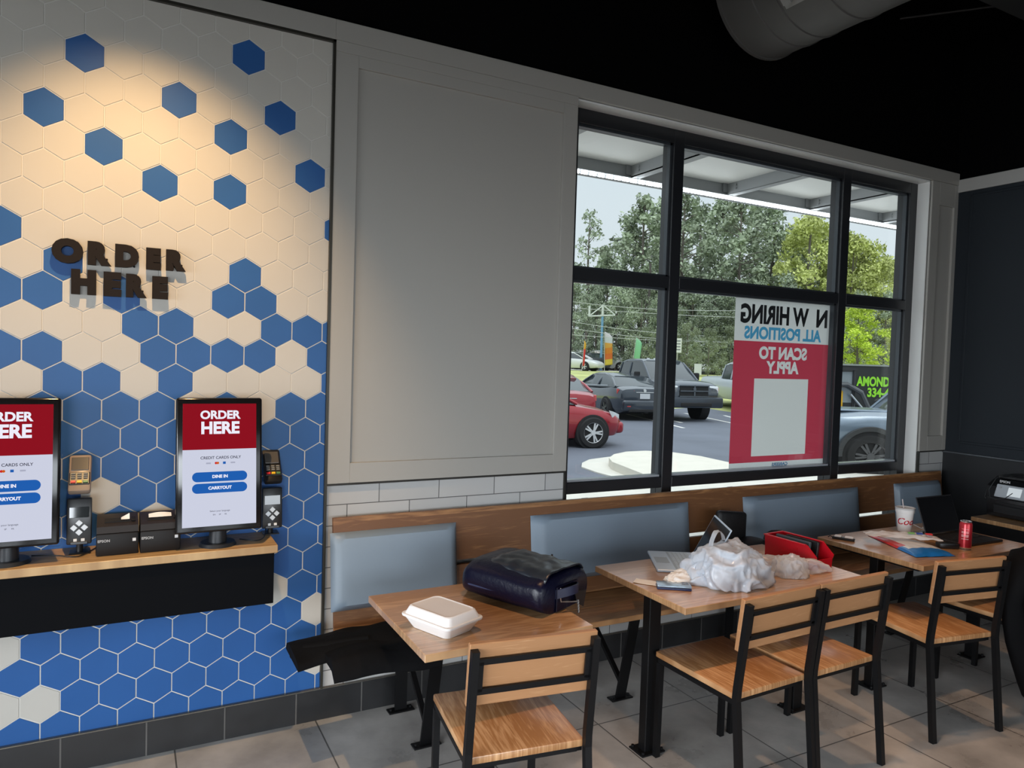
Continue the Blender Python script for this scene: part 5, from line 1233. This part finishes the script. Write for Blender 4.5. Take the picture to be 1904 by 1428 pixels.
TREES = [(39.6, 55.5, 16.2, "thin"), (45.9, 61.2, 13.4, "p"), (44.0, 55.5, 16.2, "p"), (44.3, 53.1, 17.8, "p"), (48.6, 55.4, 18.4, "p"), (45.1, 48.2, 17.4, "p"), (53.4, 55.1, 18.5, "p"), (49.6, 48.0, 17.4, "p"), (46.7, 42.7, 16.3, "p"), (54.1, 47.9, 17.5, "p"), (50.8, 42.8, 16.3, "p"), (58.5, 47.7, 15.7, "d"), (48.5, 37.1, 14.1, "y"), (52.9, 39.3, 14.3, "y"), (57.5, 41.4, 14.4, "d"), (51.7, 35.4, 12.7, "y"), (54.5, 36.1, 12.2, "y"), (61.0, 39.4, 12.0, "y"), (65.9, 41.4, 12.5, "y"), (35.1, 50.8, 8.8, "b"), (38.0, 51.5, 8.1, "b"), (37.3, 47.4, 8.2, "b"), (37.9, 44.8, 8.5, "b"), (38.4, 42.3, 7.9, "b"), (38.9, 39.7, 8.2, "d"), (41.8, 40.4, 8.1, "d"), (42.0, 38.1, 8.3, "d"), (45.2, 38.6, 8.6, "b"), (45.4, 36.3, 8.8, "d"), (46.6, 33.4, 8.3, "y"), (46.8, 31.0, 7.3, "b"), (50.3, 31.3, 7.6, "b"), (39.4, 60.0, 11.0, "p"), (63.2, 38.2, 10.9, "y"), (34.2, 21.7, 5.2, "n"), (34.4, 35.1, 4.5, "s"), (34.3, 32.9, 4.1, "s"), (34.4, 37.4, 4.4, "s"), (37.1, 33.7, 4.4, "s"), (38.7, 32.9, 4.7, "s"), (40.4, 32.0, 4.7, "s"), (42.0, 31.1, 4.8, "s"), (40.8, 24.9, 3.2, "s"), (40.2, 27.5, 3.6, "s"),
         (42.5, 58.0, 9.5, "b"), (46.0, 57.0, 10.5, "d"), (50, 52, 10, "d"), (47.5, 50.5, 10.5, "b"), (53, 50, 10.5, "d"), (44, 60, 9, "d"), (41, 62, 8, "b"), (55, 45, 10, "d"), (60, 44, 10, "b"), (38.5, 57.5, 7.5, "d"), (46.5, 53.5, 9, "s"), (42.0, 49.5, 8.5, "s"), (43.5, 46.0, 9, "s"), (51.5, 46.5, 9.5, "s"), (48.5, 43.0, 9, "s"), (54.5, 42.5, 9, "s"), (52.5, 37.0, 7.5, "b"), (57.0, 34.0, 8, "y"), (47.0, 27.5, 6.0, "y"), (33.0, 67.0, 14.0, "p"), (25.5, 68.0, 15.5, "p"), (18.0, 67.0, 14.5, "p"), (29.0, 64.0, 8.5, "b"), (21.5, 64.0, 8.0, "b"), (13.0, 64.0, 9.0, "b")]
KIND = {'thin': ('pine_tree', 'lone thin pine tree standing clear against the sky', 'tree', None), 'p': ('pine_tree', 'tall pine tree with an airy grey green crown and bare lower trunk', 'tree', 'tall pines beyond the road'),
        'y': ('broadleaf_tree', 'yellow green broadleaf tree towards the corner of the window', 'tree', 'yellow green trees beyond the road'), 'd': ('broadleaf_tree', 'dark green tree standing between the pines', 'tree', 'dark trees beyond the road'),
        'n': ('broadleaf_tree', 'bright lime green tree above the black trailer', 'tree', None), 's': ('shrub', 'dense green shrub at the foot of the trees', 'shrub', 'shrubs under the trees'), 'b': ('small_tree', 'low grey green tree filling in under the tall pines', 'tree', 'low trees under the pines')}
used = {}
for i, (x, y, top, k) in enumerate(TREES):
    j = used.get(k, 0); used[k] = j + 1; P = PRO[k]; src = P[j % len(P)]
    o = src if j < len(P) else copy_tree(src)
    z0 = terrain(x, y); h = top - z0; o.name = KIND[k][0]; o.location = (x, y, z0); wsc = {'p': 1.05, 'thin': 1., 'y': .95, 'd': 1.0, 'n': 1.25, 's': .9, 'b': .8}[k]
    o.scale = (h * wsc, h * wsc, h); o.rotation_euler = (0, 0, (i * 2.39) % 6.28); tag(o, KIND[k][1], KIND[k][2], KIND[k][3])

# ------------------------------------------------------------------ light
w = bpy.data.worlds.new('World'); SC.world = w; w.use_nodes = True; nt = w.node_tree
bgd = nt.nodes['Background']; g = nt.nodes.new('ShaderNodeTexCoord'); sp = nt.nodes.new('ShaderNodeSeparateXYZ'); nt.links.new(g.outputs['Generated'], sp.inputs[0])
r = nt.nodes.new('ShaderNodeValToRGB'); r.color_ramp.elements[0].position = .0; r.color_ramp.elements[0].color = (.84, .91, .95, 1); r.color_ramp.elements[1].position = .32; r.color_ramp.elements[1].color = (.78, .89, .97, 1); e_ = r.color_ramp.elements.new(1.0); e_.color = (2.1, 2.25, 2.4, 1)
nt.links.new(sp.outputs[2], r.inputs[0])
cl = nt.nodes.new('ShaderNodeTexNoise'); cl.inputs['Scale'].default_value = 2.2; cl.inputs['Detail'].default_value = 5; nt.links.new(g.outputs['Generated'], cl.inputs['Vector'])
mx = nt.nodes.new('ShaderNodeMixRGB'); mx.blend_type = 'MIX'; mr = nt.nodes.new('ShaderNodeMapRange'); mr.inputs[1].default_value = .4; mr.inputs[2].default_value = .7; mr.inputs[3].default_value = 0; mr.inputs[4].default_value = .35
nt.links.new(cl.outputs['Fac'], mr.inputs[0]); nt.links.new(mr.outputs[0], mx.inputs[0]); nt.links.new(r.outputs[0], mx.inputs[1]); mx.inputs[2].default_value = (.90, .95, .98, 1); mx.blend_type = 'LIGHTEN'
nt.links.new(mx.outputs[0], bgd.inputs[0]); bgd.inputs[1].default_value = 1.05
def light(nm, typ, loc, rot, e, col, **k):
    l = bpy.data.lights.new(nm, typ); l.energy = e; l.color = col
    for a, v in k.items(): setattr(l, a, v)
    o = bpy.data.objects.new(nm, l); COL.objects.link(o); o.location = loc; o.rotation_euler = rot; return o
def aim(o, t): o.rotation_euler = (Vector(t) - o.location).to_track_quat('-Z', 'Y').to_euler()
o = light('sun', 'SUN', (0, -20, 30), (0, 0, 0), 1.1, (1., .96, .88), angle=.4); aim(o, (6, -5, 0))
# area lamps added in the unseen window openings to boost the daylight
for i, (x0, x1) in enumerate(W2):
    o = light('front_window_fill', 'AREA', ((x0 + x1) / 2, YB - .02, 1.35), (0, 0, 0), (64, 34, 10)[i], (.86, .93, 1.), shape='RECTANGLE', size=x1 - x0, size_y=1.6, spread=math.radians(84)); aim(o, ((x0 + x1) / 2, 0, -1.6))
o = light('left_window_fill', 'AREA', (XL + .02, -3.6, 1.35), (0, 0, 0), 118, (.88, .94, 1.), shape='RECTANGLE', size=4.2, size_y=1.6, spread=math.radians(84)); aim(o, (3.0, -2.2, -1.1))
# ceiling track lamps
o = light('sign_spot', 'SPOT', (.17, -1.12, 3.62), (0, 0, 0), 235, (1., .64, .30), spot_size=math.radians(66), spot_blend=.85, shadow_soft_size=.02); aim(o, (.20, 0, 1.62))
for i, (x, y) in enumerate(((1.45, -1.75), (2.75, -1.75), (4.05, -1.75))):
    o = light('table_downlight', 'SPOT', (x, y + .40, 3.7), (0, 0, 0), 120, (1., .60, .34), spot_size=math.radians(54), spot_blend=.55, shadow_soft_size=.05); aim(o, (x, y - .02, .3))

# ------------------------------------------------------------------ camera
cd = bpy.data.cameras.new('camera'); cam = bpy.data.objects.new('camera', cd); COL.objects.link(cam); SC.camera = cam
cd.sensor_width = 36; cd.sensor_fit = 'HORIZONTAL'; cd.lens = 1338.26 / 1904 * 36; cd.clip_start = .05; cd.clip_end = 400
yw, pt, rl = .489623, -.0375602, .0308207
f = Vector((math.sin(yw) * math.cos(pt), math.cos(yw) * math.cos(pt), math.sin(pt))); rt = Vector((math.cos(yw), -math.sin(yw), 0)); u_ = rt.cross(f)
c_, s_ = math.cos(rl), math.sin(rl); R_ = rt * c_ + u_ * s_; U_ = -rt * s_ + u_ * c_
M = Matrix((R_, U_, -f)).transposed().to_4x4(); M.translation = (.1673, -3.4099, 1.7642); cam.matrix_world = M
vs = SC.view_settings; vs.view_transform = 'Standard'; vs.look = 'None'; vs.gamma = 1; vs.use_curve_mapping = False; vs.exposure = 0
SC.cycles.use_denoising = True
SC.cycles.max_bounces = 8; SC.cycles.transparent_max_bounces = 12; SC.cycles.caustics_reflective = False; SC.cycles.caustics_refractive = False; SC.cycles.sample_clamp_indirect = 4
